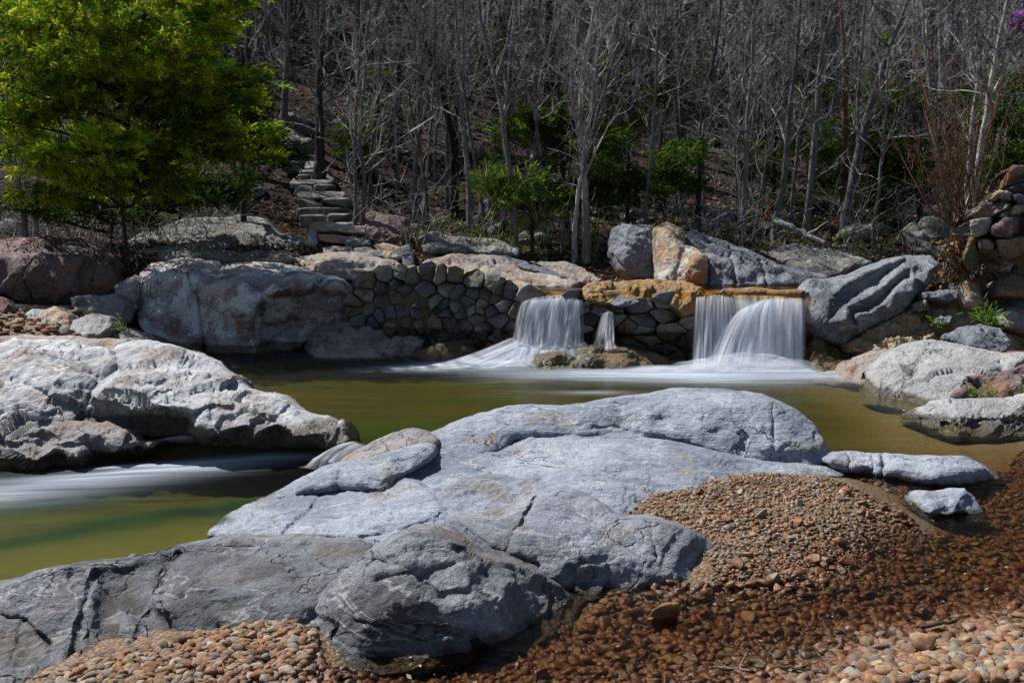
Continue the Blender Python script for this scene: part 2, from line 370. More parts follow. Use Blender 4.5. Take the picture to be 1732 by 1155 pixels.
    x = np.clip(db / r, 0, 1); g = np.sqrt(np.clip(1 - (1 - x) ** 2, 0, 1))
    B = P + np.stack([0 * g, T * g, -0.2 * T * g], 1) 
    idx = np.where(onb, np.arange(len(P)), len(P) + np.cumsum(~onb) - 1)
    V = np.concatenate([P, B[~onb]]); FB = idx[F[:, ::-1]]
    keep = ~(onb[F].all(1)); FB = FB[keep]
    lowest = V[V[:, 2].argmin()]; org = np.array([V[:, 0].mean(), V[:, 1].mean(), lowest[2]])
    if parent is not None: org = np.array(parent.location)
    o = mk(name, V, [np.concatenate([F, FB])], mat, parent=parent, origin=org)
    if parent is None: tag(o, label, cat, group)
    return o

# ------------------------------------------------------------------ ground: stream bed and hillside
def sm(a, b, x):
    t = np.clip((x - a) / (b - a), 0, 1); return t * t * (3 - 2 * t)
BED = [(1290,812,.15),(1180,848,.13),(1100,862,.12),(1250,870,.14),(1350,850,.12),(1450,855,.06),(1530,868,.03),(1565,884,-.03),(1450,900,.05),
 (1400,930,.03),(1300,920,.07),(1250,960,.06),(1440,965,-.03),(1350,985,0.0),(1220,990,.0),(1230,1010,-.05),(1380,808,.05),(1450,812,-.02),
 (1500,950,-.12),(1600,900,-.18),(1700,900,-.20),(1650,960,-.15),(1732,1000,-.08),(1550,1020,-.12),(1400,1030,-.09),(1300,1050,-.08),
 (1200,1060,-.08),(1050,1060,-.08),(1000,1090,-.09),(950,1140,-.08),(1900,950,-.12),(1900,850,-.1),
 (1732,1060,.03),(1732,1150,.11),(1600,1100,.045),(1500,1150,.07),(1350,1150,-.01),(1450,1070,-.05),(1200,1150,-.045),(1050,1150,-.06),(1900,1150,.2),(1500,1300,.1),
 (520,1080,.10),(400,1100,.10),(250,1115,.08),(120,1145,.05),(450,1150,.04),(300,1155,.05),(640,1165,-.08),(800,1155,-.11),(720,1150,-.12),(880,1120,-.10),(300,1300,.06),(800,1300,.0),(0,1200,.0),
 (1480,740,-.40),(1600,752,-.22),(1700,742,-.10),(1732,775,-.06),(1700,800,-.08),(1550,790,-.2),(1500,815,-.13),(1600,825,-.13),(1720,850,-.11),(1420,730,-.6),
 (700,690,-.7),(800,650,-.9),(1000,660,-.9),(1300,650,-1.0),(1450,690,-.55),(600,640,-.8),(450,615,-.6),(650,720,-.45),(1100,640,-.8),(1420,640,-.5),
 (700,610,-.3),(900,600,-.2),(1100,600,-.3),
 (100,900,-.9),(300,850,-1.2),(100,820,-1.2),(500,790,-.9),(300,770,-.7),(0,950,-.8),(300,900,-.75),(-300,850,-1.0),(450,850,-.8),
 (100,560,.6),(0,540,.7),(150,530,.72),(200,595,.2),(-200,560,.8),(-200,640,.4),
 (1640,650,.0),(1732,620,.0),(1900,650,.2),(1900,760,-.05)]
_b = np.array([at(*p) if p[2] < 3.2 else at(*p) for p in BED]); _bx, _bz = _b[:, :2], _b[:, 2]
_D = np.hypot(_bx[:, None, 0] - _bx[None, :, 0], _bx[:, None, 1] - _bx[None, :, 1])
_n = len(_bx); _A = np.zeros((_n + 1, _n + 1)); _A[:_n, :_n] = _D + np.eye(_n) * -0.02; _A[:_n, _n] = 1; _A[_n, :_n] = 1
_w = np.linalg.solve(_A, np.concatenate([_bz, [0]]))
def bedz(x, y):
    out = np.zeros(len(x))
    for k in range(0, len(x), 20000):
        s = slice(k, k + 20000)
        out[s] = np.hypot(x[s, None] - _bx[None, :, 0], y[s, None] - _bx[None, :, 1]) @ _w[:_n] + _w[_n]
    p = np.stack([x * .5, y * .7, 0 * x], 1)
    pool = sm(9.3, 10.6, y) * (1 - sm(.0, .25, out)) * sm(-.05, -.3, out); chn = sm(-0.6, -1.1, x) * sm(11.3, 10.9, y) * sm(-.30, -.55, out)
    out = out * (1 - pool) + pool * (-.16 + .05 * fbm(p, 1.0, 3)); out = out * (1 - chn) + chn * (-.60 + .06 * fbm(p, 1.0, 3, off=7))
    out = out + 1.1 * sm(6.2, 8.5, x) * sm(5, 9, y) * sm(13.2, 11.5, y)
    return np.clip(out, -1.4, 1.2)
def bed_mat():
    n = NT('gravel_bed'); n.node('ShaderNodeNewGeometry'); G = n.t.nodes[-1].outputs['Position']
    vo = n.t.nodes.new('ShaderNodeTexVoronoi'); vo.inputs['Scale'].default_value = 48; n.t.links.new(G, vo.inputs['Vector'])
    sep = n.node('ShaderNodeSeparateColor', {0: vo.outputs['Color']})
    r = n.t.nodes.new('ShaderNodeValToRGB'); e = r.color_ramp.elements
    e[0].color = (0.132, 0.06, 0.021, 1); e[1].color = (0.216, 0.18, 0.144, 1)
    for p, c in ((0.3, (0.204, 0.12, 0.054, 1)), (0.55, (0.12, 0.078, 0.042, 1)), (0.75, (0.24, 0.144, 0.066, 1))):
        x = e.new(p); x.color = c
    n.t.links.new(sep, r.inputs[0])
    edge = n.rng(vo.outputs['Distance'], 0.35, 0.75, 1.0, 0.35)
    col = n.mix(1.0, r.outputs[0], n.node('ShaderNodeCombineColor', {0: edge, 1: edge, 2: edge}), 'MULTIPLY')
    col = n.mix(n.attr('deep'), col, n.attr('col', 'Color'))
    nb = n.node('ShaderNodeBump', {'Strength': n.rng(n.attr('deep'), 0, 1, 0.5, 0.0, False), 'Distance': 0.02, 'Height': n.math('MULTIPLY', vo.outputs['Distance'], -1.0)})
    return n.done(n.node('ShaderNodeBsdfPrincipled', {'Base Color': col, 'Roughness': 0.85, 'Normal': nb}))
gx, gy = np.meshgrid(np.concatenate([np.linspace(-16, -5, 50)[:-1], np.linspace(-5, 6, 260)[:-1], np.linspace(6, 18, 50)]),
                     np.concatenate([np.linspace(1.5, 4.2, 16)[:-1], np.linspace(4.2, 9.5, 160)[:-1], np.linspace(9.5, 22, 130)]))
bx, by = gx.ravel(), gy.ravel(); bz = bedz(bx, by)
B3 = np.stack([bx, by, bz], 1)
bz = bz + 0.015 * fbm(B3, 3, 4)
q = np.stack([bx * 0.35, by * 1.2, 0 * bx], 1)
k1 = sm(-0.15, 0.25, fbm(q, 1.0, 4, off=3))[:, None]; k2 = sm(0.0, 0.45, fbm(q, 1.3, 4, off=11))[:, None]; k3 = sm(0.1, 0.5, fbm(q, 0.8, 3, off=23))[:, None]
bc = np.array([0.40, 0.33, 0.06]) * (1 - k1) + np.array([0.52, 0.30, 0.05]) * k1
bc = bc * (1 - k2) + np.array([0.22, 0.34, 0.04]) * k2; bc = bc * (1 - k3) + np.array([0.12, 0.09, 0.03]) * k3
def blob(px, r, z=0.0):                    # round weight around a photographed place on the level z
    p = at(px[0], px[1], z); return np.exp(-((bx - p[0]) / r[0]) ** 2 - ((by - p[1]) / r[1]) ** 2)[:, None]
for px, r, c, a in (((650, 705), (0.9, 1.0), (0.22, 0.50, 0.03), 0.95), ((440, 640), (1.2, 1.3), (0.36, 0.40, 0.05), 0.6),
                    ((1580, 750), (1.3, 1.2), (0.62, 0.36, 0.09), 0.9), ((1500, 700), (0.9, 1.2), (0.50, 0.36, 0.08), 0.7), ((560, 655), (0.9, 0.9), (0.5, 0.2, 0.05), 0.6)):
    k = blob(px, r) * a; bc = bc * (1 - k) + np.array(c) * k
bc = bc * np.array([.125, .138, .10]) * (1 - .55 * sm(.05, .4, fbm(np.stack([bx * .25, by * 1.1, 0 * bx], 1), 1.0, 4, off=61)))[:, None]
ch = sm(-0.3, -0.5, bz)[:, None] * (bx < -0.8)[:, None] * (by < 11.2)[:, None]
bc = bc * (1 - ch) + (np.array([0.066, 0.056, 0.009]) * (1 - .75 * k3) * (1 - .5 * k2)) * ch
nx, ny = gx.shape[1], gx.shape[0]; ii = np.arange(nx * ny).reshape(ny, nx)
quads = lambda ii: np.stack([ii[:-1, :-1].ravel(), ii[:-1, 1:].ravel(), ii[1:, 1:].ravel(), ii[1:, :-1].ravel()], 1)
o = mk('stream_bed', np.stack([bx, by, bz], 1), quads(ii), bed_mat(), attrs={'col': bc, 'deep': np.maximum(sm(9.2, 10.2, by) * (1 - .55 * sm(3.6, 4.6, bx)), sm(-.4, -.9, bx) * sm(5.6, 6.4, by)) * sm(.15, .0, bz)})
tag(o, kind='structure')

def hz(x, y):
    x = np.asarray(x, float); y = np.asarray(y, float)
    L = sm(2, -5, x)
    near = np.interp(y, [16, 18, 19.2, 20.5, 21.5, 23, 25], [-2, -1.5, -0.6, 0.95, 1.25, 1.65, 2.0]) * (1 - L) + np.interp(y, [16, 18, 19.4, 20.6, 21.6, 22.5, 25], [-2, -1.2, -0.2, 1.0, 1.8, 2.0, 2.25]) * L
    L2 = sm(-6.3, -7.6, x); near = near * (1 - L2) + np.interp(y, [15, 17, 20, 21, 22, 25], [0.3, 0.65, 0.85, 1.7, 2.0, 2.25]) * L2
    slope = 0.285 + 0.15 * sm(14, -10, x)
    yy = np.clip(y - 25, 0, None)
    far = slope * np.where(yy < 48, yy, 48 + (yy - 48) * 0.1) * sm(-4, 10, yy) 
    p = np.stack([x.ravel(), y.ravel(), 0 * x.ravel()], 1)
    nz = (0.5 * fbm(p, 0.11, 4) + 0.16 * fbm(p, 0.6, 4, off=5)).reshape(x.shape)
    return near + far + nz * sm(20.5, 27, y)
def hill_mat():
    n = NT('leaf_litter_ground'); n.node('ShaderNodeNewGeometry'); G = n.t.nodes[-1].outputs['Position']
    a = n.noise(G, 0.6, 6, 0.65, 0.3); b = n.noise(G, 9, 8, 0.75)
    col = n.mix(n.rng(b, 0.3, 0.7), (0.025, 0.019, 0.015), (0.085, 0.063, 0.045))
    col = n.mix(n.rng(a, 0.42, 0.6), col, n.mix(b, (0.025, 0.022, 0.02), (0.085, 0.068, 0.056)))
    col = n.mix(n.rng(n.noise(G, 1.3, 4), 0.60, 0.68, 0, 0.5), col, (0.03, 0.04, 0.012))
    nb = n.node('ShaderNodeBump', {'Strength': 1.0, 'Distance': 0.25, 'Height': n.noise(G, 6, 8, 0.75)})
    return n.done(n.node('ShaderNodeBsdfPrincipled', {'Base Color': col, 'Roughness': 0.95, 'Normal': nb, 'Specular IOR Level': 0.15}))
gx, gy = np.meshgrid(np.concatenate([np.linspace(-90, -14, 60)[:-1], np.linspace(-14, 17, 190)[:-1], np.linspace(17, 110, 60)]),
                     np.concatenate([np.linspace(14.5, 36, 150)[:-1], np.linspace(36, 160, 130)]))
ny, nx = gx.shape
o = mk('hillside', np.stack([gx.ravel(), gy.ravel(), hz(gx, gy).ravel()], 1), quads(np.arange(nx * ny).reshape(ny, nx)), hill_mat())
tag(o, kind='structure')
o = mk('ground', [(-600, -300, -2.2), (600, -300, -2.2), (600, 900, -2.2), (-600, 900, -2.2)], [np.array([(0, 1, 2, 3)])], MR['hill']); tag(o, kind='structure')

# ------------------------------------------------------------------ water
def water_mat():
    n = NT('stream_water'); n.node('ShaderNodeNewGeometry'); G = n.t.nodes[-1].outputs['Position']
    rip = n.attr('ripple'); foam = n.attr('foam'); tint = n.attr('col', 'Color')
    h1 = n.noise(n.scale(G, (0.5, 1.6, 1)), 1.4, 3, 0.5, 0.6)
    h2 = n.noise(n.scale(G, (5.0, 8, 1)), 1.0, 5, 0.6, 1.2)
    h = n.math('ADD', n.math('MULTIPLY', h1, 0.035), n.math('MULTIPLY', n.math('MULTIPLY', h2, 0.014), rip))
    nb = n.node('ShaderNodeBump', {'Strength': 0.7, 'Distance': 1.0, 'Height': h})
    ro = n.rng(rip, 0, 1, 0.22, 0.05, False)
    fr = n.node('ShaderNodeFresnel', {'IOR': 1.33, 'Normal': nb})
    body = n.node('ShaderNodeMixShader', {0: n.math('MULTIPLY', fr, n.rng(rip, 0, 1, 0.40, 0.75, False)), 1: n.node('ShaderNodeBsdfTransparent', {0: tint}),
                  2: n.node('ShaderNodeBsdfGlossy', {'Color': (1, 1, 1), 'Roughness': ro, 'Normal': nb})})
    stf = n.attr('flow', 'Vector')
    s1 = n.noise(n.scale(stf, (0.55, 4.5, 1)), 1.0, 5, 0.55, 0.3)
    ff = n.math('MULTIPLY', foam, n.rng(s1, 0.30, 0.70, 0.35, 1.25, False), True)
    white = n.node('ShaderNodeMixShader', {0: 0.35, 1: n.node('ShaderNodeBsdfDiffuse', {0: (0.70, 0.79, 0.93)}), 2: n.node('ShaderNodeBsdfTranslucent', {0: (0.70, 0.79, 0.93)})})
    return n.done(n.node('ShaderNodeMixShader', {0: ff, 1: body, 2: white}))
M_water = water_mat()
def flat_poly(poly, step):
    poly = np.array(poly, float); cur = []
    for a, b in zip(poly, np.roll(poly, -1, 0)):
        k = max(1, int(np.hypot(*(b - a)) / step)); cur += [a + (b - a) * t for t in np.arange(k) / k]
    cur = np.array(cur); lo, hi = cur.min(0), cur.max(0)
    U, Vv = np.meshgrid(np.arange(lo[0], hi[0], step), np.arange(lo[1], hi[1], step)); q = np.stack([U.ravel(), Vv.ravel()], 1)
    q = q[inpoly(q, cur)]; q = q[segdist(q, np.concatenate([cur, cur[:1]])[::4]) > 0.4 * step]
    return cdt(np.concatenate([cur, q]), len(cur), step)
def foam_sum(x, y, blobs, z):
    f = np.zeros(len(x))
    for u, v, ru, rv, a in blobs:
        p = at(u, v, z); rx = ru * p[1] / FPX; ry = abs(at(u, v - rv, z)[1] - at(u, v + rv, z)[1]) / 2
        f = np.maximum(f, a * np.exp(-((x - p[0]) / rx) ** 2 - ((y - p[1]) / ry) ** 2)) if False else f + a * np.exp(-(((x - p[0]) / rx) ** 2 + ((y - p[1]) / ry) ** 2) ** .85)
    return np.clip(f, 0, 1)
def pw(pts, z): return [tuple(at(u, v, z)[:2]) for u, v in pts]
# pool and the clear shallows in front of it (one level)
poly = pw([(250, 594), (430, 585), (560, 590), (740, 582), (1000, 586), (1400, 596), (1500, 596)], 0) + [(9.5, 14.5), (13, 8), (9, 3.0), (3.5, 2.4), (-0.6, 2.4)] + \
       pw([(560, 1155), (620, 1080), (900, 1040), (1080, 950), (1090, 900), (1250, 820), (1330, 790), (1200, 740), (950, 735), (760, 748), (690, 740), (628, 756), (600, 742), (540, 700), (380, 660), (300, 620)], 0)
V2, F = flat_poly(poly, 0.11)
x, y = V2.T; bzz = bedz(x, y); dep = np.clip(-bzz, 0.0, 1.5) + sm(9.8, 11.5, y) * (.55 + .5 * fbm(np.stack([x * .35, y * .9, 0 * x], 1), 1.0, 3, off=40)) * (1 - .8 * sm(3.4, 4.6, x))
t = np.exp(-dep[:, None] * np.array([0.75, 0.75, 2.2])) * (1 - (sm(0.0, 0.09, dep) * sm(10.4, 9.4, y))[:, None] * np.array([0.24, 0.35, 0.48]))
foam = foam_sum(x, y, [(1265, 620, 125, 15, .9), (1130, 631, 120, 9, .55), (1385, 632, 70, 8, .5), (1020, 632, 90, 7, .5), (920, 634, 80, 6, .3), (850, 612, 62, 10, .8), (765, 618, 70, 6, .75),
    (700, 623, 60, 4, .55), (900, 596, 60, 12, .8), (1010, 664, 60, 3, .3), (640, 604, 60, 3, .18), (1180, 642, 150, 7, .35)], 0)
fl = np.stack([x, y * 1.6, 0 * x], 1)
rip = sm(10.2, 9.0, y) * sm(1.0, 2.2, x) ; rip = np.maximum(rip, sm(6.2, 5.8, y))
o = mk('pool_water', np.column_stack([x, y, 0.03 * foam * sm(15, 16.5, y)]), F, M_water, attrs={'foam': foam, 'ripple': rip, 'col': t, 'flow': fl}); tag(o, kind='structure')
# lower channel on the near left
ZC = -0.35
poly = [(-14, 6.0)] + [(-14, 13)] + pw([(-60, 770), (150, 765), (300, 742), (590, 736), (605, 760), (620, 800), (500, 860), (430, 930), (300, 960), (150, 985), (0, 1010)], ZC) + [(-6, 5.4)]
V2, F = flat_poly(poly, 0.1); x, y = V2.T
path = np.array([(590, 758), (540, 772), (480, 775), (400, 783), (300, 795), (200, 808), (100, 822), (0, 838), (-200, 862)])
pwv = np.array(pw(path, ZC)); wid = np.array([0.10, .16, .25, .30, .32, .33, .36, .42, .55]); inten = np.array([.75, .85, 1.0, .8, .68, .6, .55, .5, .4])
foam = np.zeros(len(x)); 
for a in range(len(path) - 1):
    for s in np.linspace(0, 1, 12):
        c = pwv[a] * (1 - s) + pwv[a + 1] * s; w_ = wid[a] * (1 - s) + wid[a + 1] * s; it = inten[a] * (1 - s) + inten[a + 1] * s
        d = np.hypot((x - c[0]) * 0.7, y - c[1]); asym = np.where(y > c[1], 1.25, 0.8)
        foam = np.maximum(foam, it * np.exp(-(d / (w_ * asym)) ** 2))
foam = np.clip(foam + foam_sum(x, y, [(210, 794, 40, 5, .5), (350, 768, 40, 5, .3), (450, 768, 90, 7, .35)], ZC), 0, 1)
th = -0.22; fl = np.stack([x * math.cos(th) - y * math.sin(th), (x * math.sin(th) + y * math.cos(th)) * 1.5, 0 * x], 1)
dep = np.clip(ZC - bedz(x, y), 0, 1.5) + .25; t = np.exp(-dep[:, None] * np.array([0.5, 0.45, 1.4]))
tq = np.exp(-((y - np.interp(x, pwv[::-1, 0], pwv[::-1, 1]) + 0.75) / 0.45) ** 2)[:, None]
t = t * (1 - tq * np.array([0.85, 0.55, 0.45])) 
o = mk('channel_water', np.column_stack([x, y, ZC + 0.05 * foam]), F, M_water, attrs={'foam': foam, 'ripple': 0 * x, 'col': t, 'flow': fl}); tag(o, kind='structure')
# thin sheet above the dam
ZU = 1.17
V2, F = flat_poly([(0.2, 16.9), (1.3, 16.85), (3.0, 16.7), (4.9, 16.5), (6.0, 18.2), (6.0, 20.2), (3.0, 20.4), (0.6, 19.5)], 0.12); x, y = V2.T
o = mk('upper_water', np.column_stack([x, y, ZU + 0.012 * fbm(np.stack([x, y * 3, 0 * x], 1), 1.2)]), F, M_water,
       attrs={'foam': 0 * x, 'ripple': 0.6 + 0 * x, 'col': np.broadcast_to([0.85, 0.55, 0.16], (len(x), 3)), 'flow': np.stack([x, y, 0 * x], 1)}); tag(o, kind='structure')
V2, F = flat_poly([(0.0, 17.0), (1.3, 16.95), (3.0, 16.85), (5.4, 16.6), (6.6, 18.2), (6.6, 21), (3.0, 21), (0.2, 20)], 0.15); x, y = V2.T
o = mk('upper_bed', np.column_stack([x, y, 1.08 + 0.05 * fbm(np.stack([x, y, 0 * x], 1), 2)]), F, MR['ocre']); tag(o, kind='structure')

# waterfalls: silky sheets that leave the lip, drop and run out on the pool
def fall_mat():
    n = NT('falling_water'); uv = n.attr('flow', 'Vector')
    s1 = n.noise(n.scale(uv, (26, 0.7, 1)), 1.0, 4, 0.6, 0.15); s2 = n.noise(n.scale(uv, (8, 0.5, 1)), 1.0, 3, 0.5, 0.2)
    s = n.math('ADD', n.math('MULTIPLY', s1, 0.55), n.math('MULTIPLY', s2, 0.45))
    a = n.math('MULTIPLY', n.rng(s, 0.36, 0.60, 0.14, 1.0), n.attr('foam'), True)
    col = n.mix(n.rng(s, 0.38, 0.62), (0.62, 0.71, 0.86), (0.96, 0.97, 0.99))
    wh = n.node('ShaderNodeMixShader', {0: 0.6, 1: n.node('ShaderNodeBsdfDiffuse', {0: col}), 2: n.node('ShaderNodeBsdfTranslucent', {0: col})})
    return n.done(n.node('ShaderNodeMixShader', {0: a, 1: n.node('ShaderNodeBsdfTransparent', {0: (1, 1, 1)}), 2: wh}))
M_fall = fall_mat()
def sheet(acc, lip, foot, n_u=70, n_t=46, arc=0.0, seed=0.0, amp=0.05, prof=None, den=1.0, runout=0.8, zend=0.03, nar=1.0, apron=False):
    """lip, foot: lists of (u, v, Y); the water leaves along -Y, falls, then spreads on the pool for runout metres"""
    lp = np.array([at(*p) for p in lip]); fp = np.array([at(*p) for p in foot])
    s = np.linspace(0, 1, n_u); L = np.stack([np.interp(s, np.linspace(0, 1, len(lp)), lp[:, k]) for k in range(3)], 1)
    Fo = np.stack([np.interp(s, np.linspace(0, 1, len(fp)), fp[:, k]) for k in range(3)], 1)
    t = np.linspace(0, 1.25, n_t); V = []; al = []; uv = []
    for ti in t:
        tt = min(ti, 1.0); k = tt ** 0.62 if arc else tt
        P = L * 1.0
        hor = tt if apron else tt ** 0.62
        P[:, 0] = L[:, 0] + (Fo[:, 0] - L[:, 0]) * hor; P[:, 1] = L[:, 1] + (Fo[:, 1] - L[:, 1]) * hor
        P[:, 2] = L[:, 2] + (Fo[:, 2] - L[:, 2]) * ((1 - (1 - tt) ** 1.7) if apron else tt ** 1.12)
        nz = fbm(np.stack([s * 9 + seed, np.full(n_u, ti * 0.7), np.full(n_u, seed)], 1), 1.0, 3)
        P[:, 1] -= amp * nz * (0.3 + tt)
        P[:, 2] += 0.02 * fbm(np.stack([s * 14 + seed, np.full(n_u, seed), 0 * s], 1), 1.0, 2) * (1 - tt)
        if ti > 1:
            r = (ti - 1) / 0.25; P[:, 1] -= runout * r; P[:, 2] += (zend - P[:, 2]) * sm(0, 0.6, np.full(n_u, r)); P[:, 0] += (s - 0.5) * 0.5 * r
        V.append(P); e = sm(0, 0.06, s) * sm(1, 0.94, s)
        al.append(den * e * sm(-0.02, 0.05, np.full(n_u, ti)) * (1 - sm(1.02, 1.25, np.full(n_u, ti))))
        uv.append(np.stack([s * nar + seed, np.full(n_u, ti) + 0.15 * nz, 0 * s + seed], 1))
    acc['V'].append(np.concatenate(V)); acc['a'].append(np.concatenate(al)); acc['uv'].append(np.concatenate(uv))
    acc['F'].append(quads(np.arange(n_u * n_t).reshape(n_t, n_u)) + acc['n']); acc['n'] += n_u * n_t
def spray_mat():
    n = NT('white_spray'); n.node('ShaderNodeNewGeometry'); G = n.t.nodes[-1].outputs['Position']
    a = n.math('MULTIPLY', n.attr('foam'), n.rng(n.noise(n.scale(G, (2, 2, 3)), 1.5, 4, 0.55, 0.4), 0.25, 0.7, 0.25, 1.0), True)
    wh = n.node('ShaderNodeMixShader', {0: 0.5, 1: n.node('ShaderNodeBsdfDiffuse', {0: (0.86, 0.89, 0.94)}), 2: n.node('ShaderNodeBsdfTranslucent', {0: (0.86, 0.89, 0.94)})})
    return n.done(n.node('ShaderNodeMixShader', {0: a, 1: n.node('ShaderNodeBsdfTransparent', {0: (1, 1, 1)}), 2: wh}))
M_spray = spray_mat()
def fall(name, label, sheets, spray=(), zmin=0.012):
    acc = {'V': [], 'a': [], 'uv': [], 'F': [], 'n': 0}
    for s in sheets: sheet(acc, **s)
    V = np.concatenate(acc['V']); V[:, 2] = np.maximum(V[:, 2], zmin)
    o = mk(name, V, [np.concatenate(acc['F'])], M_fall, origin=np.array([V[:, 0].mean(), V[:, 1].mean(), 0]), attrs={'foam': np.concatenate(acc['a']), 'flow': np.concatenate(acc['uv'])})
    if spray:                                  # soft spray and froth heaped where the water lands
        g = Acc(); al = []; fl = []
        for (u, v, Y, ru, hgt, dep, a_) in spray:
            for k, sc_ in enumerate((1.0, .72, .45)):
                c = at(u, v, Y); rx = ru * Y / FPX * (1 - .12 * k); X, Z = np.meshgrid(np.linspace(-1, 1, 46), np.linspace(-1, 1, 22)); r2 = X ** 2 + Z ** 2; w_ = np.clip(1 - r2, 0, 1) ** 1.4
                P = np.stack([c[0] + X * rx, Y - .1 + Z * dep, .015 + hgt * sc_ * w_ * (1 + .25 * fbm(np.stack([X.ravel() * 3, Z.ravel() * 2, 0 * X.ravel() + k + u], 1), 1, 3).reshape(X.shape))], -1).reshape(-1, 3)
                g.add(P, quads(np.arange(46 * 22).reshape(22, 46))); al.append((a_ * w_).ravel()); fl.append(P)
        p_ = g.build('spray', M_spray, parent=o, attrs={'foam': np.concatenate(al)}); p_.location = -o.location
    return tag(o, label, 'waterfall')
fall('waterfall', 'wide white waterfall dropping beside the dark tilted boulder', [
    dict(lip=[(1174, 505, 16.8), (1270, 500, 16.8), (1364, 505, 16.7)], foot=[(1168, 616, 16.25), (1270, 624, 16.15), (1366, 626, 16.1)], seed=21.0, nar=1.3, den=.7, amp=0.03),
    dict(lip=[(1176, 503, 16.6), (1210, 497, 16.6), (1240, 503, 16.6)], foot=[(1170, 612, 16.15), (1205, 618, 16.05), (1250, 622, 16.0)], seed=1.0, nar=.6, den=1.0, amp=0.04),
    dict(lip=[(1232, 497, 16.75), (1300, 497, 16.7), (1362, 503, 16.6)], foot=[(1245, 622, 16.1), (1300, 630, 15.9), (1362, 630, 15.9)], seed=2.3, nar=1.0, den=1.0),
    dict(lip=[(1270, 512, 16.5), (1310, 503, 16.5), (1358, 505, 16.45)], foot=[(1215, 627, 15.9), (1290, 632, 15.8), (1362, 632, 15.8)], seed=4.1, nar=1.0, den=.85),
    dict(lip=[(1262, 520, 16.45), (1285, 512, 16.4), (1310, 510, 16.4)], foot=[(1190, 628, 15.85), (1240, 634, 15.75), (1310, 634, 15.75)], seed=6.7, nar=.8, den=.8)], [(1265, 621, 15.95, 120, .24, .7, .32), (1195, 625, 15.85, 80, .15, .6, .3), (1330, 626, 15.85, 70, .16, .5, .3), (1120, 630, 15.7, 100, .06, .5, .3)])
fall('waterfall', 'narrower white cascade fanning out beside the orange stone pier', [
    dict(lip=[(884, 510, 16.85), (905, 503, 16.85), (945, 498, 16.8), (986, 506, 16.75)], foot=[(864, 580, 16.5), (905, 584, 16.4), (950, 584, 16.4), (990, 576, 16.4)], seed=8.2, runout=.5, zend=.12, nar=.9),
    dict(lip=[(900, 508, 16.75), (945, 503, 16.7), (984, 508, 16.65)], foot=[(872, 584, 16.35), (925, 590, 16.3), (982, 584, 16.3)], seed=9.9, runout=.5, zend=.10, nar=.8, den=.8),
    dict(lip=[(862, 570, 16.55), (915, 578, 16.45), (990, 575, 16.4)], foot=[(690, 621, 15.85), (800, 619, 15.9), (915, 604, 16.2)], seed=12.1, runout=.3, nar=.5, den=.95, amp=0.02, apron=True),
    dict(lip=[(850, 582, 16.5), (900, 588, 16.35), (960, 585, 16.35)], foot=[(740, 623, 15.75), (830, 622, 15.8), (900, 612, 16.0)], seed=14.3, runout=.3, nar=.5, den=.8, amp=0.02, apron=True)], [(920, 592, 16.35, 75, .22, .35, .5)])
fall('waterfall', 'thin trickle of water slipping down the middle of the stone pier', [
    dict(lip=[(1020, 530, 16.5), (1030, 526, 16.5), (1037, 530, 16.5)], foot=[(1006, 578, 16.3), (1022, 560, 16.25), (1040, 582, 16.3)], seed=16.0, runout=.05, nar=.25, den=.75, amp=0.02)])
fall('waterfall', 'low glassy chute pouring from the pool into the lower channel', [
    dict(lip=[(592, 748, 10.6), (602, 746, 10.55), (622, 752, 10.2)], foot=[(535, 772, 10.45), (552, 778, 10.2), (575, 790, 9.95)], seed=18.0, runout=.05, zend=-0.3, nar=.4, den=.75, amp=0.02)], zmin=-.34)

# ------------------------------------------------------------------ foreground bedrock, each mass between the cracks a rock
SM_D = ((0.9, 0.045), (3.2, 0.02), (9, 0.008))
AN_D = ((1.2, 0.06), (4, 0.035, 'r'), (12, 0.012))
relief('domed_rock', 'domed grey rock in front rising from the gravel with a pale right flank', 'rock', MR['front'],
  [(552,992,5.45),(596,957,5.55),(633,928,5.62),(680,906,5.68),(727,902,5.7),(764,917,5.66),(807,939,5.68),(851,953,5.72),(905,968,5.8),(942,986,5.86),(971,1004,5.9),(995,1016,-.03),
   (980,1040,-.06),(968,1068,-.06),(926,1088,-.06),(887,1108,-.06),(844,1120,-.06),(778,1133,-.06),(669,1147,-.06),(582,1150,-.06),(556,1144,-.05),(540,1112,-.02),(518,1092,.03),(514,1060,5.3),(524,1030,5.36),(538,1008,5.42)],
  [(700,925,5.55),(690,950,5.36),(640,960,5.34),(620,985,5.24),(590,1000,5.26),(560,1030,5.2),(545,1090,5.06),(760,950,5.46),(740,975,5.3),(790,985,5.3),(700,1005,5.09),(640,1030,5.06),(600,1080,5.0),(700,1070,4.99),(820,975,5.52),(880,1005,5.52),(930,1030,5.58),
   (780,1020,5.08),(800,1070,5.05),(860,1055,5.24),(750,1110,4.95),(640,1120,4.95),(900,1062,5.38),(650,975,5.3),(850,1015,5.3)],
  step=3, blur=7, rnd=(12, .08), disp=((1.3, 0.05), (3.6, 0.035), (8, 0.02, 'r'), (20, .006)), cracks=[([(600,1052),(680,1062),(760,1068),(800,1080),(842,1110)], 3, .04), ([(600,950),(680,960),(740,1005),(790,1000)], 7, .05), ([(525,1040),(570,1060),(550,1110),(575,1140)], 5, .05),
   ([(640,985),(700,975),(770,960)], 6, .04), ([(795,990),(870,1040),(905,1075)], 4, .03)], T=1.2)
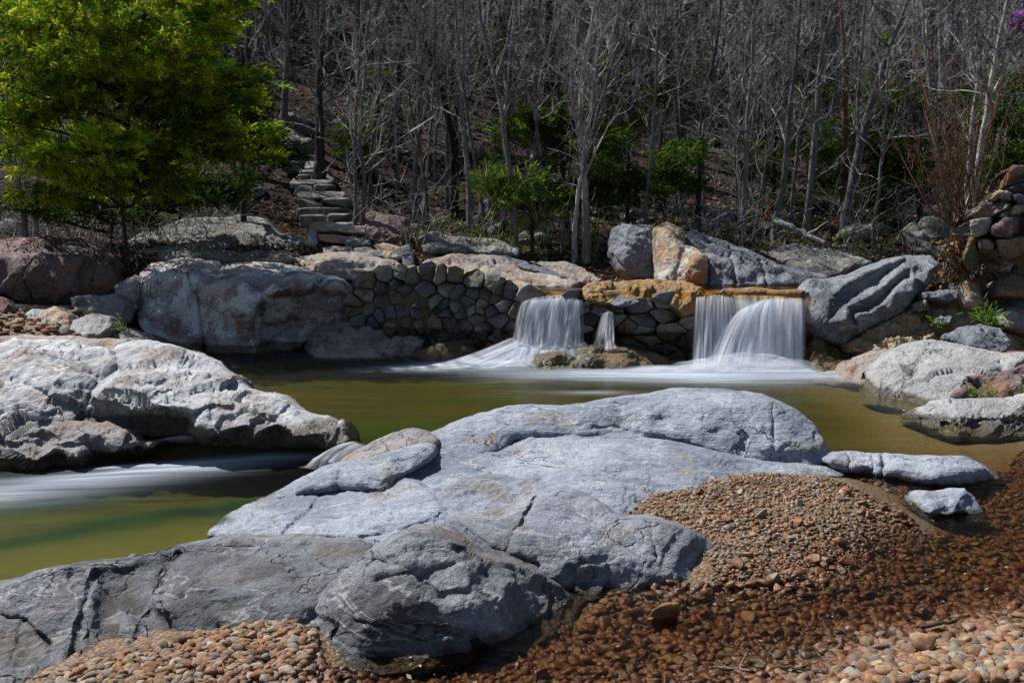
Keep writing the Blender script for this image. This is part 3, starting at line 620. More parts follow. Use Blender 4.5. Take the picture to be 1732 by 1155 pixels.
relief('long_low_rock', 'long low dark grey rock along the near edge with a hollow in its side', 'rock', MR['front'],
  [(-60,1010,5.5),(0,990,5.62),(55,968,5.75),(109,955,5.85),(164,950,5.95),(218,944,6.0),(255,931,6.1),(309,917,6.2),(364,906,6.3),(436,906,6.3),(509,911,6.3),(564,920,6.25),(612,930,6.15),(650,942,6.0),
   (600,990,5.6),(560,1030,5.4),(540,1060,5.3),(540,1100,.03),(473,1104,.03),(400,1112,.03),(327,1120,.03),(218,1132,.0),(110,1148,-.02),(60,1175,-.03),(-60,1190,-.03)],
  [(20,1010,5.45),(0,1060,5.12),(60,1100,4.98),(100,975,5.72),(130,1005,5.5),(110,1060,5.12),(200,965,5.9),(180,1090,5.06),(150,985,5.7),
   (172,972,5.86),(215,965,5.92),(240,985,5.80),(195,1005,5.78),(180,1028,5.62),(232,1026,5.58),(155,1034,5.28),(215,1035,5.26),(260,1022,5.28),(282,1000,5.42),(268,990,5.62),(330,940,6.0),(300,960,5.85),(340,985,5.5),(300,1035,5.22),(290,1075,5.12),(400,950,5.85),(400,1000,5.4),(420,1060,5.14),
   (480,970,5.75),(500,1020,5.36),(480,1070,5.16),(560,960,5.9),(540,1000,5.58),(370,1085,5.08),(320,1090,5.09),(420,925,6.15),(500,930,6.15),(450,940,6.02)],
  step=3, blur=6, rnd=(10, .06), disp=((1.2, 0.05), (3.4, 0.028), (9, 0.012)), cracks=[([(162,966),(140,1030),(122,1110)], 4, .07), ([(0,1045),(45,1050),(85,1090)], 3, .05), ([(245,1035),(225,1100)], 2.5, .04), ([(528,945),(556,972)], 3, .03), ([(300,930),(262,985),(262,1018)], 4, .04)], T=1.3)
relief('flat_rock_slab', 'smooth pale grey rock slab beside the channel crossed by one diagonal crack', 'rock', MR['blue'],
  [(352,908,6.7),(375,877,-.12),(400,862,-.10),(455,837,-.06),(487,822,-.03),(527,800,.05),(560,785,.1),(600,785,.15),(660,800,8.3),(700,815,8.0),(735,840,7.5),(752,862,7.1),(770,890,6.7),(740,905,6.5),(700,912,6.35),(650,945,6.1),(600,940,6.3),(540,930,6.4),(480,922,6.5),(420,915,6.6)],
  [(400,885,6.95),(440,865,7.3),(500,850,7.55),(560,830,7.8),(620,835,7.7),(660,850,7.45),(560,870,7.15),(500,890,6.85),(620,890,6.75),(600,915,6.45),(680,880,6.85),(700,860,7.1),(530,905,6.6),(640,868,7.05)],
  step=3, blur=10, rnd=(14, .1), disp=SM_D, cracks=[([(545,835),(515,870),(476,905)], 3, .05), ([(590,850),(600,900)], 5, .02), ([(480,912),(600,912),(680,900),(745,880)], 4, .06)], T=1.4)
relief('ridge_rock', 'smooth bluish rock ridge with a sharp shaded right edge beside the flat slab', 'rock', MR['blue'],
  [(500,836,7.75),(520,818,7.9),(545,802,8.1),(600,781,8.6),(640,768,8.9),(669,758,9.1),(722,747,9.3),(738,760,9.0),(730,778,8.6),(700,797,8.25),(668,814,7.95),(660,838,7.75),(642,836,7.62),(600,828,7.65),(560,829,7.62)],
  [(560,812,7.88),(610,797,8.05),(655,786,8.15),(700,772,8.5),(726,757,8.85),(655,800,7.88),(610,812,7.78),(660,815,7.8),(690,793,8.2),(570,823,7.82)],
  step=2.5, blur=4, rnd=(9, .08), disp=((1.2, 0.03), (4, 0.015), (10, .006)), T=1.0)
relief('low_boulder', 'small brownish boulder at the lip of the glassy chute', 'boulder', MR['lowdark'],
  [(548,796,9.2),(572,783,-.2),(590,770,9.5),(625,751,9.7),(660,734,9.85),(690,724,9.9),(715,726,9.9),(740,742,9.7),(735,758,9.4),(669,768,9.2),(620,788,9.0),(585,800,8.95)],
  [(660,750,9.45),(620,768,9.25),(700,740,9.6)], step=2.5, blur=6, rnd=(10, .12), disp=SM_D, T=1.0)
relief('humped_rock', 'broad grey rock hump split by a slanting crack beside the gravel bar', 'rock', MR['mid'],
  [(728,868,6.9),(753,819,7.4),(778,806,7.55),(815,802,7.6),(851,801,7.55),(880,808,7.45),(916,818,7.25),(953,819,7.2),(985,828,7.05),(1015,845,6.9),(1040,863,6.75),(1069,879,6.65),(1105,883,6.62),(1148,889,6.6),(1185,904,6.55),(1212,928,6.55),(1226,955,-.03),
   (1216,972,-.05),(1185,994,-.05),(1148,1000,-.05),(1112,1002,-.05),(1069,1010,-.05),(1004,1022,-.05),(975,1010,5.9),(925,984,5.9),(887,962,5.9),(851,948,5.95),(815,934,6.0),(778,920,6.1),(749,905,6.25),(735,893,6.45)],
  [(770,850,7.0),(800,835,7.15),(850,850,6.9),(900,838,6.98),(780,880,6.6),(840,888,6.45),(880,890,6.42),(905,880,6.5),(950,860,6.65),(960,905,6.25),(900,925,6.12),(850,915,6.22),(1000,880,6.45),(1020,930,6.1),(1050,905,6.3),(960,950,6.0),(1000,985,5.98),(1080,950,6.08),
   (1080,985,6.0),(1150,925,6.28),(1130,970,6.08),(1190,950,6.36),(1100,915,6.28),(790,900,6.4),(830,925,6.08)],
  step=3, blur=6, rnd=(10, .07), disp=((1.2, 0.05), (3.6, 0.024), (9, 0.01)), cracks=[([(905,838),(882,888),(858,930)], 3, .08), ([(740,882),(790,893),(810,915),(850,938),(905,955)], 5, .08), ([(1100,892),(1110,950)], 2.5, .03), ([(790,832),(830,828),(900,832)], 3, .03), ([(1020,905),(1060,930)], 4, .02)], T=1.3)
relief('broad_flat_slab', 'broad pale flat slab sloping down to the tan gravel bar', 'rock', MR['blue'],
  [(650,842,7.7),(668,812,8.2),(690,796,8.6),(728,772,9.1),(765,758,9.55),(835,754,9.7),(868,732,10.1),(930,722,10.2),(1000,722,10.15),(1060,728,10),(1130,742,9.75),(1200,760,9.5),(1270,775,9.25),(1340,782,9.15),(1400,790,9.0),(1434,806,.0),
   (1400,815,.03),(1330,822,.08),(1280,828,.06),(1200,845,.05),(1130,868,.05),(1060,885,.1),(950,890,6.9),(850,880,7.0),(760,880,7.0),(690,860,7.3)],
  [(700,830,7.95),(760,800,8.45),(820,785,8.75),(900,770,8.95),(900,740,9.7),(1000,750,9.35),(1000,790,8.4),(1100,770,8.9),(1080,815,7.95),(1200,790,8.6),(1180,825,7.85),(1300,800,8.6),(1000,830,7.6),(930,800,8.2),(880,820,7.75),(960,765,9.05),(870,800,8.3)],
  step=3, blur=10, rnd=(12, .1), disp=((0.9, 0.05), (2.6, 0.022), (9, 0.008)), cracks=[([(820,805),(870,790),(930,810)], 4, .03), ([(1165,805),(1180,795),(1178,815)], 3, .02), ([(960,770),(1040,765)], 3, .015), ([(1000,790),(1060,800)], 4, .015)], T=1.2)
relief('whaleback_rock', 'long whaleback rock with a bright top in front of the pool', 'rock', MR['blue'],
  [(712,742,9.9),(735,728,10.2),(780,709,10.5),(830,694,10.65),(880,684,10.7),(940,686,10.6),(1000,678,10.7),(1070,669,10.75),(1150,656,10.75),(1200,658,10.65),(1280,663,10.4),(1310,674,10.2),(1345,692,9.95),(1372,715,9.65),(1395,745,9.4),(1412,792,-.03),
   (1380,799,8.95),(1330,792,9.05),(1270,786,9.1),(1200,775,9.22),(1130,760,9.42),(1060,746,9.62),(1000,742,9.66),(930,740,9.66),(870,744,9.6),(842,772,9.3),(800,774,9.2),(760,770,9.3),(735,762,9.5)],
  [(780,735,9.75),(830,722,9.9),(900,716,9.95),(1000,715,9.85),(1100,703,9.75),(1180,695,9.68),(1240,690,9.65),(1300,680,9.78),(1150,675,10.3),(1250,672,10.15),(1050,690,10.3),(950,700,10.25),
   (1000,728,9.72),(1100,725,9.58),(1180,730,9.42),(1250,725,9.35),(1320,720,9.4),(1270,755,9.2),(1340,755,9.12),(1370,760,9.12),(1200,750,9.32),(790,752,9.5),(850,735,9.75),(1330,700,9.6),(800,745,9.62),(840,748,9.58),(800,758,9.32),(835,756,9.34)],
  step=2.5, blur=4, rnd=(8, .08), disp=((0.9, 0.05), (2.8, 0.02), (9, 0.008)), cracks=[([(1235,695),(1260,740),(1250,770)], 2.5, .04), ([(1305,690),(1310,775)], 2.5, .04), ([(1000,726),(1080,732),(1160,752),(1240,776)], 4, .05)], T=1.4)
relief('low_ledge', 'low pale ledge tapering to a point between the pool and the shallows', 'rock', MR['blue'],
  [(1400,800,-.08),(1403,778,8.9),(1414,767,9.1),(1440,764,9.25),(1476,766,9.2),(1512,768,9.1),(1567,771,9.1),(1632,771,9.1),(1660,785,8.9),(1696,812,-.02),(1650,832,-.1),(1585,828,-.1),(1512,822,-.1),(1476,816,-.1),(1440,814,-.1)],
  [(1420,785,8.85),(1470,785,8.85),(1500,775,9.0),(1520,795,8.65),(1580,785,8.75),(1590,808,8.45),(1640,800,8.55),(1560,812,8.5),(1480,800,8.78),(1440,792,8.8)],
  step=2, blur=3, rnd=(6, .08), disp=AN_D, cracks=[([(1492,768),(1494,812)], 3, .1), ([(1432,768),(1440,806)], 2.5, .06), ([(1475,770),(1480,805)], 2, .06)], T=.7, curve=False)
relief('angular_boulder', 'small angular grey boulder standing alone in the shallow water', 'boulder', MR['blue'],
  [(1545,864,-.05),(1552,848,7.75),(1565,829,7.95),(1590,829,8.0),(1632,824,7.95),(1650,840,7.8),(1672,874,-.03),(1652,886,-.06),(1612,882,-.08),(1580,880,-.06)],
  [(1632,828,7.78),(1618,850,7.56),(1606,872,7.48),(1575,850,7.58),(1600,840,7.72),(1640,865,7.56),(1575,868,7.52)], step=1.6, blur=2.2, rnd=(4, .05), disp=((2, .03), (7, .012)), T=.55, curve=False, jit=.8)
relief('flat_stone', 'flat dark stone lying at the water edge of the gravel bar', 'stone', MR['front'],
  [(1424,890,7.2),(1440,884,7.25),(1475,890,7.2),(1500,896,7.15),(1522,905,7.1),(1500,914,-.04),(1455,912,-.03)], [(1470,898,7.1)], step=1.6, blur=2, rnd=(4, .04), disp=((3, .02), (9, .008)), T=.3, curve=False, jit=.8)

# left bank
relief('pale_slab', 'pale lichen-white rock slab at the left frame edge behind the low dark rock', 'rock', MR['white'],
  [(-60,590,12.6),(0,577,12.7),(22,569,12.8),(60,570,12.9),(109,571,12.9),(145,581,12.7),(185,588,12.5),(200,620,12.0),(180,660,11.7),(170,715,11.2),(140,722,11.0),(109,726,10.9),(70,720,10.9),(30,716,10.9),(-60,730,10.9)],
  [(40,590,12.2),(20,620,11.9),(60,625,11.75),(110,610,12.0),(150,620,12.1),(100,660,11.4),(40,660,11.4),(130,690,11.25),(60,695,11.1),(0,690,11.1),(165,650,11.9),(140,655,11.6)],
  step=3, blur=6, rnd=(12, .2), disp=((0.8, .08), (2.6, .04), (7, .015)), cracks=[([(170,640),(150,680),(130,715)], 4, .12), ([(20,640),(80,670),(120,720)], 3, .04)], ex=.4, T=1.8)
relief('bleached_boulder', 'big bleached boulder with a dark undercut face beside the left channel', 'boulder', MR['white'],
  [(156,655,12.1),(166,625,12.5),(180,598,12.8),(218,577,13.1),(255,574,13.2),(291,581,13.1),(327,593,12.9),(364,610,12.6),(393,632,12.2),(420,650,11.9),(473,668,11.6),(509,690,11.3),(564,703,11.1),(584,716,10.9),(594,738,-.05),
   (584,757,-.12),(509,758,-.2),(436,758,-.25),(345,752,-.2),(320,738,-.1),(236,742,11.15),(182,732,11.2),(150,722,11.25),(148,690,11.4)],
  [(153,668,11.15),(175,664,10.95),(190,665,10.86),(218,679,10.75),(255,687,10.7),(300,690,10.7),(322,694,10.72),(160,682,11.3),(190,684,11.3),(220,696,11.3),(255,705,11.3),(300,709,11.28),(316,710,11.2),(328,712,10.85),(210,725,11.3),(300,728,11.25),
   (200,640,11.4),(250,640,11.4),(300,640,11.45),(300,600,12.4),(240,600,12.5),(350,650,11.4),(345,690,10.8),(340,720,10.65),(390,660,11.35),(410,690,10.9),(450,690,11.05),(470,715,10.7),(420,718,10.65),(520,715,10.8),(540,730,10.65),(430,735,10.52),(500,738,10.5),(370,735,10.5),(200,615,12.2),(180,650,11.5),(270,665,11.0),(220,660,11.0)],
  step=2.5, blur=3, rnd=(7, .12), ex=.4, disp=((0.9, .06), (2.6, .035), (12, .012)), cracks=[([(325,705),(350,690),(395,688),(420,660)], 4, .10), ([(425,740),(430,712),(470,705),(490,690)], 4, .12), ([(232,610),(240,640),(290,630)], 3, .06), ([(240,670),(290,640),(360,640)], 3, .05), ([(330,600),(320,640),(385,650)], 3, .06), ([(380,650),(410,640)], 4, .06)], T=2.0)
relief('dark_low_rock', 'low dark rock with worn hollows at the left edge of the channel', 'rock', MR['lowdark'],
  [(-60,735,10.9),(0,722,11.0),(29,706,11.1),(65,701,11.15),(95,712,11.0),(145,710,11.0),(182,712,11.05),(211,726,10.9),(240,745,10.8),(300,738,10.75),(345,738,10.8),(360,755,-.4),(290,768,-.42),(233,782,-.42),(182,790,-.42),(109,798,-.42),(0,800,-.42),(-60,802,-.42)],
  [(60,715,10.85),(40,735,10.6),(90,728,10.65),(75,742,10.75),(140,725,10.65),(180,730,10.6),(150,752,10.6),(100,752,10.5),(30,765,10.35),(200,755,10.4),(130,775,10.2),(60,780,10.2),(250,758,10.5),(0,745,10.6)],
  step=2.5, blur=4, rnd=(8, .1), disp=((1.3, .06), (4, .035), (10, .012)), cracks=[([(0,748),(70,748),(130,755),(170,748)], 4, .06), ([(40,735),(100,742)], 4, .05)], ex=.4, T=1.2)
relief('massive_block', 'massive square-cut purple grey block with pale lichen beside the stone dam', 'boulder', MR['block'],
  [(226,520,19.6),(230,490,19.6),(236,462,19.8),(255,443,20.3),(320,436,20.8),(371,442,20.9),(378,447,20.9),(429,441,20.9),(473,446,20.8),(527,457,20.2),(582,471,19.4),(602,486,18.9),(607,521,18.8),(590,541,18.8),(560,560,18.8),(524,588,18.7),(436,602,-.05),(345,602,-.05),(309,596,.0),(262,587,.1),(238,556,.4)],
  [(240,472,19.5),(316,464,19.0),(328,467,18.9),(349,483,18.35),(411,482,18.0),(429,514,17.85),(432,585,17.9),(437,518,18.35),(470,516,18.15),(474,490,17.75),(520,480,17.75),(567,483,17.9),(595,494,18.2),(478,500,18.3),(525,494,18.35),(570,498,18.4),
   (255,540,19.0),(300,570,18.65),(336,500,18.42),(338,560,18.32),(343,590,18.25),(350,520,18.25),(385,530,18.05),(420,560,17.9),(440,585,18.45),(440,550,18.45),(470,550,18.6),(520,540,18.6),(570,530,18.65),(470,580,18.55),(520,570,18.6),(445,500,18.0),(360,450,20.0),(440,460,19.4),(500,463,19.0),(420,470,18.7),(330,450,19.6),(300,450,19.9)],
  step=2.2, blur=1.6, rnd=(5, .12), ex=.2, disp=((0.7, .05), (2.4, .03), (7, .018)), cracks=[([(318,466),(338,505),(342,560),(346,592)], 3, .15), ([(375,447),(365,462),(320,466)], 3, .12), ([(420,452),(470,475),(560,478)], 3, .06)], T=2.2, curve=False, jit=2)
relief('leaning_slab', 'narrow stone slab leaning against the left end of the massive block', 'boulder', MR['block'],
  [(194,485,19.4),(204,478,19.5),(232,467,19.7),(238,480,19.3),(230,512,19.2),(234,558,18.9),(212,552,18.9),(194,515,19.2)], [(215,500,19.15)], step=2, blur=2, rnd=(5, .1), disp=((1.5, .05), (6, .02)), T=.8, curve=False)
relief('flat_wet_rock', 'flat pale rock with rusty seams at the foot of the stone wall', 'rock', MR['ledge'],
  [(515,592,.0),(524,572,17.9),(532,556,18.2),(560,545,18.5),(615,539,18.6),(680,546,18.3),(730,563,17.8),(744,580,17.4),(720,603,-.04),(640,610,-.05),(560,611,-.05),(527,608,-.04)],
  [(560,575,17.7),(545,588,17.4),(620,565,17.95),(680,570,17.75),(620,590,17.35),(700,590,17.3),(660,596,17.2)], step=2, blur=3, rnd=(5, .1), disp=((1.2, .05), (4, .03), (10, .01)), cracks=[([(655,552),(662,575),(650,600)], 3, .08), ([(530,565),(600,575),(650,578)], 2, .05)], T=1)
relief('purple_boulder', 'large purple red boulder under the evergreen on the left bank', 'boulder', MR['purple'],
  [(-60,425,20.2),(0,408,21.5),(60,402,22),(135,404,22),(168,414,21.6),(192,432,20.6),(202,468,20),(198,496,19.8),(150,512,19.6),(91,520,19.5),(36,514,19.5),(10,498,19.6),(-60,500,19.6)],
  [(0,436,19.7),(65,432,19.6),(75,418,20.4),(135,420,20.5),(150,440,19.5),(185,450,19.7),(100,440,19.5),(60,470,19.2),(120,480,19.25),(180,480,19.5),(20,480,19.35),(90,505,19.3)],
  step=2.5, blur=3, rnd=(8, .2), disp=((0.8, .10), (2.5, .05), (7, .02)), cracks=[([(60,435),(40,470),(60,510)], 3, .08), ([(150,440),(140,500)], 3, .08)], T=2)
relief('small_boulder', 'brown boulder cut by the left frame edge below the purple boulder', 'boulder', MR['purple'],
  [(-60,505,17.5),(-5,503,17.6),(12,512,17.5),(16,540,17.2),(8,562,17),(-60,568,16.9)], [(-10,530,17)], step=2.5, blur=3, disp=((1.2, .06), (5, .02)), T=1)
for k, (ol, inn, lab, m) in enumerate([
  ([(38,535,16.8),(55,524,17.1),(78,525,17.1),(90,545,16.7),(80,560,16.5),(48,556,16.6)], [(65,540,16.6)], 'small pale boulder leftmost of three below the purple boulder', 'pale'),
  ([(70,548,16.4),(74,528,16.8),(92,522,16.9),(115,532,16.7),(118,560,16.2),(95,568,16.1),(78,560,16.3)], [(92,540,16.4),(100,550,16.2)], 'squarish grey boulder with an orange face below the purple boulder', 'tan'),
  ([(112,556,16.3),(125,542,16.6),(155,531,16.8),(188,538,16.7),(190,555,16.3),(170,570,16),(140,580,15.8),(118,572,16)], [(150,550,16.2),(150,568,15.85)], 'flat-topped grey boulder beside the leaning slab', 'pale'),
  ([(-60,590,14.6),(0,570,15),(40,562,15.3),(110,566,15),(170,575,14.6),(220,572,14.8),(260,590,14.2),(200,612,13.4),(60,610,13.2),(-60,620,13.3)], [(60,580,14.3),(160,590,14)], 'low rubbly rock shelf behind the pale slab', 'ledge'),
  ([(120,505,18.6),(150,500,18.8),(200,498,18.8),(215,515,18.5),(205,545,18),(150,535,18.1),(125,525,18.3)], [(170,515,18.3)], 'shadowed boulder in the gap beside the leaning slab', 'lowdark'),
  ([(180,565,16.6),(215,555,17),(245,565,16.8),(262,590,16.2),(225,600,15.8),(185,590,16)], [(220,575,16.4)], 'mossy low boulder at the foot of the leaning slab', 'lowdark')]):
    relief('bank_boulder', lab, 'boulder', MR[m], ol, inn, step=2, blur=2.5, rnd=(6, .12), disp=((1.6, .06), (5, .03)), T=.9, curve=False, jit=1.5)
relief('shadowed_ledge', 'dark layered ledge in dappled shade between the evergreen and the steps', 'rock', MR['hill'],  # darker hillside rock colour stands in for the tree shade on this ledge
  [(205,418,21.5),(236,395,22.5),(287,379,23.3),(316,371,23.6),(400,366,23.8),(447,370,23.7),(473,395,23),(512,402,22.6),(515,422,21.8),(460,440,21.2),(400,446,21),(309,448,20.8),(255,440,20.9),(218,430,21.1)],
  [(300,385,22.9),(290,405,22.2),(390,380,23.1),(400,400,22.5),(450,405,22.3),(330,420,21.6),(430,425,21.5),(260,415,21.8),(370,412,21.9)], step=2.5, blur=3, rnd=(6, .2), disp=((0.8, .12), (2.4, .08, 'r'), (7, .02)), strat=(.6, .8, 2.2), T=2)
relief('ledge_slab', 'thin flat ledge slab topping the massive block', 'rock', MR['ledge'],
  [(374,443,21.2),(400,430,21.8),(429,422,22.2),(509,417,22.4),(540,422,22.2),(536,438,21.4),(473,447,21),(418,446,21)], [(420,437,21.3),(480,434,21.5),(500,426,21.9)], step=2, blur=2, rnd=(4, .1), disp=((1, .05), (4, .04, 'r')), strat=(.6, .8, 3), T=1, curve=False)
relief('front_ledge', 'flat-topped reddish ledge carrying the ruined stone corner', 'rock', MR['ledge'],
  [(498,437,20.6),(538,430,21.2),(580,428,21.4),(618,429,21.4),(665,443,20.9),(684,456,20.4),(662,466,20),(615,476,19.7),(560,474,19.7),(520,462,20)],
  [(540,440,20.5),(600,440,20.6),(650,449,20.3),(600,446,20.05),(560,450,19.95),(640,456,20)], step=2, blur=2, rnd=(4, .08), disp=((1, .05), (4, .04, 'r')), strat=(.6, .8, 3), T=1.2, curve=False)
# ruined corner of cut stones
for ol, inn, lab, m in [
  ([(523,378,22.6),(535,375,22.7),(580,378,22.6),(619,382,22.5),(619,396,22.3),(580,394,22.3),(535,392,22.3),(523,390,22.4)], [], 'long thin capstone on the ruined corner beside the steps', 'tan'),
  ([(613,364,23.4),(628,358,23.5),(660,362,23.4),(690,370,23.3),(696,400,22.9),(680,412,22.7),(640,410,22.7),(616,406,22.8)], [(655,380,22.9)], 'dark brown upright block behind the ruined corner', 'purple'),
  ([(518,390,22.2),(534,388,22.2),(537,412,21.9),(530,424,21.8),(518,418,21.9)], [], 'upright end stone of the ruined corner', 'pale'),
  ([(536,394,22.1),(560,396,22.2),(600,401,22.2),(598,412,21.9),(560,412,21.8),(540,408,21.9)], [], 'flat buff stone under the capstone', 'tan'),
  ([(575,408,21.9),(600,402,22),(624,407,22),(628,416,21.7),(590,420,21.6)], [], 'flat bluish stone lying on the ruined corner', 'dark'),
  ([(545,420,21.5),(560,415,21.6),(595,417,21.6),(600,428,21.3),(560,432,21.2),(547,430,21.3)], [], 'long grey stone at the foot of the ruined corner', 'ledge'),
  ([(598,420,21.5),(620,417,21.5),(648,424,21.4),(645,436,21.1),(605,434,21.1)], [], 'grey stone in the middle of the ruined corner', 'hill'),
  ([(632,414,21.8),(650,408,21.9),(680,417,21.7),(682,440,21.3),(655,442,21.1),(640,430,21.3)], [(660,425,21.3)], 'squarish tan stone on the right of the ruined corner', 'tan'),
  ([(678,418,21.6),(692,416,21.6),(700,432,21.4),(704,456,21),(682,456,20.9)], [], 'dark stone ending the ruined corner', 'dark')]:
    relief('ruin_stone', lab, 'stone', MR[m], ol, inn, step=1.6, blur=1.5, rnd=(4, .08), disp=((2, .04), (6, .02)), T=.5, curve=False, jit=1)
# sloping bedrock behind the dam
for ol, inn, lab, m in [
  ([(700,458,19.6),(724,437,21),(771,430,21.6),(851,438,21),(887,456,20),(942,468,19.3),(990,482,18.6),(960,490,18.2),(880,486,18),(778,474,18.6),(713,468,18.9)], [(760,450,20),(830,460,19.4),(900,474,18.8)], 'tan bedrock slope behind the left part of the dam', 'ledge'),
  ([(712,412,22.4),(735,400,23),(780,400,23),(832,404,22.8),(880,418,22.4),(878,434,21.8),(820,430,21.7),(760,426,21.8),(720,428,21.8)], [(780,412,22.3),(840,420,22)], 'dark shaded ledge above the tan bedrock slope', 'hill'),
  ([(760,432,21.4),(815,430,21.5),(860,432,21.4),(905,448,20.8),(950,462,20),(945,470,19.6),(890,458,19.9),(851,442,20.6)], [(860,440,20.9)], 'dark wedge of rock lying along the tan slope', 'dark'),
  ([(894,442,21.2),(920,440,21.4),(953,442,21.3),(989,457,20.7),(1020,476,19.8),(996,485,19.2),(960,474,19.5),(924,457,20.2)], [(955,455,20.4)], 'smooth dark slab sloping down to the pier of the dam', 'ledge')]:
    relief('bedrock_slope', lab, 'rock', MR[m], ol, inn, step=2, blur=3, rnd=(5, .15), disp=((0.9, .07), (3, .05, 'r'), (9, .015)), T=1.5, curve=False, jit=1.5)
# right bank beyond the dam
relief('dark_block', 'dark square block left of the orange streaked block', 'boulder', MR['dark'],
  [(1030,425,20.4),(1033,388,20.8),(1048,380,21.2),(1080,379,21.2),(1108,380,21),(1112,420,20.4),(1108,474,19.9),(1069,470,19.9),(1044,458,20.1)], [(1060,384,20.5),(1058,430,19.9),(1090,430,20.1),(1080,392,20.4)], step=2, blur=2, rnd=(5, .15), disp=((1, .07), (4, .03)), T=1.5, curve=False)
relief('tan_block', 'pointed block with an orange streaked sunlit face behind the main waterfall', 'boulder', MR['tan'],
  [(1103,440,20),(1105,386,20.4),(1118,377,20.8),(1132,376,20.8),(1154,388,20.5),(1160,414,20),(1185,425,19.8),(1197,437,19.6),(1200,484,19.0),(1150,486,19.1),(1112,484,19.3)],
  [(1120,395,20.0),(1140,400,19.9),(1125,425,19.6),(1150,420,19.6),(1185,436,19.2),(1130,460,19.3),(1180,465,18.95),(1148,440,19.35)], step=2, blur=2, rnd=(5, .12), disp=((1, .06), (4, .03)), T=1.5, curve=False)
relief('ridge_boulder', 'long dark ridge of rock sloping right behind the main waterfall', 'boulder', MR['dark'],
  [(1155,395,21),(1177,391,21.2),(1199,400,21),(1232,412,20.8),(1265,421,20.6),(1294,435,20.4),(1316,446,20.2),(1345,453,20),(1405,470,19.6),(1370,486,18.8),(1297,486,18.7),(1199,486,18.9),(1194,440,19.8),(1163,420,20.4)],
  [(1180,402,20.5),(1215,425,20.0),(1200,435,19.4),(1250,440,19.7),(1240,455,19.0),(1290,455,19.4),(1300,470,18.9),(1340,465,19.3),(1210,470,19.05),(1255,470,18.85)], step=2, blur=2.5, rnd=(5, .15), disp=((0.9, .1), (3.5, .05, 'r'), (9, .015)), cracks=[([(1232,420),(1245,480)], 3, .2), ([(1285,440),(1298,480)], 3, .2)], T=1.8, curve=False)
relief('back_ridge', 'grey rock ridge at the forest edge above the tilted boulder', 'boulder', MR['hill'],
  [(1262,416,22.5),(1294,424,22.4),(1320,416,22.8),(1348,413,23),(1403,421,22.8),(1440,424,22.6),(1480,445,22),(1440,456,21.3),(1403,474,20.6),(1367,464,20.8),(1316,442,21.6)], [(1350,425,22.3),(1400,435,22),(1440,440,21.8),(1380,450,21.2)], step=2, blur=2.5, rnd=(5, .15), disp=((0.9, .1), (3.5, .05, 'r')), T=1.5, curve=False)
relief('tilted_boulder', 'big blue black tilted boulder with sharp ledges right of the main waterfall', 'boulder', MR['dark'],
  [(1354,510,16.6),(1358,490,16.75),(1367,471,17),(1388,472,17.1),(1432,464,17.3),(1457,452,17.5),(1494,439,17.7),(1530,432,17.8),(1574,433,17.6),(1590,445,17.2),(1583,466,16.9),(1563,492,16.7),(1530,525,16.5),(1494,548,16.4),(1457,567,16.3),(1432,586,16.3),(1396,572,16.3),(1367,548,16.4)],
  [(1390, 514, 16.3), (1407.0, 498.5, 16.419), (1424, 483, 16.538), (1443.0, 473.0, 16.656), (1462, 463, 16.775), (1481.0, 454.5, 16.894), (1500, 446, 17.012), (1513.0, 442.0, 17.131), (1526, 438, 17.25), (1424, 517, 16.36), (1437.0, 507.5, 16.475), (1450, 498, 16.59), (1462.5, 488.5, 16.705), (1475, 479, 16.82), (1490.0, 470.0, 16.935), (1505, 461, 17.05), (1517.0, 453.5, 17.165), (1529, 446, 17.28), (1431, 519, 16.05), (1446.5, 512.5, 16.145), (1462, 506, 16.24), (1475.0, 498.0, 16.335), (1488, 490, 16.43), (1499.0, 480.5, 16.525), (1510, 471, 16.62), (1519.5, 463.5, 16.715), (1529, 456, 16.81), (1540.5, 451.5, 16.905), (1552, 447, 17.0), (1442, 533, 16.12), (1456.0, 528.0, 16.213), (1470, 523, 16.306), (1480.5, 514.5, 16.399), (1491, 506, 16.492), (1500.5, 497.0, 16.585), (1510, 488, 16.678), (1521.0, 478.5, 16.771), (1532, 469, 16.864), (1552.0, 457.0, 16.957), (1572, 445, 17.05), (1431, 540, 15.78), (1450.5, 534.5, 15.869), (1470, 529, 15.958), (1481.5, 523.0, 16.047), (1493, 517, 16.137), (1502.5, 507.5, 16.226), (1512, 498, 16.315), (1523.0, 487.5, 16.404), (1534, 477, 16.493), (1547.0, 470.0, 16.582), (1560, 463, 16.672), (1572.0, 456.0, 16.761), (1584, 449, 16.85), (1375, 500, 16.5), (1380, 530, 16.25), (1400, 545, 16.1), (1420, 560, 16.05), (1450, 552, 15.95), (1480, 540, 15.98), (1510, 522, 16.1), (1540, 495, 16.3), (1565, 478, 16.5), (1400, 520, 16.22)],
  step=1.8, blur=1.0, rnd=(4, .10), ex=.08, disp=((1.2, .03), (4, .02, 'r'), (11, .01)), strat=(1.6, 1, .8), T=1.6, curve=False)
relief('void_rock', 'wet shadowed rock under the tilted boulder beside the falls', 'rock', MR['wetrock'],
  [(1372,575,16.8),(1400,568,16.8),(1450,578,16.5),(1500,590,16.3),(1500,622,16),(1440,652,-.1),(1380,646,-.1)], [(1420,600,16.5),(1450,625,15.9)], step=3, blur=3, disp=((1.5, .06), (5, .04)), T=1)
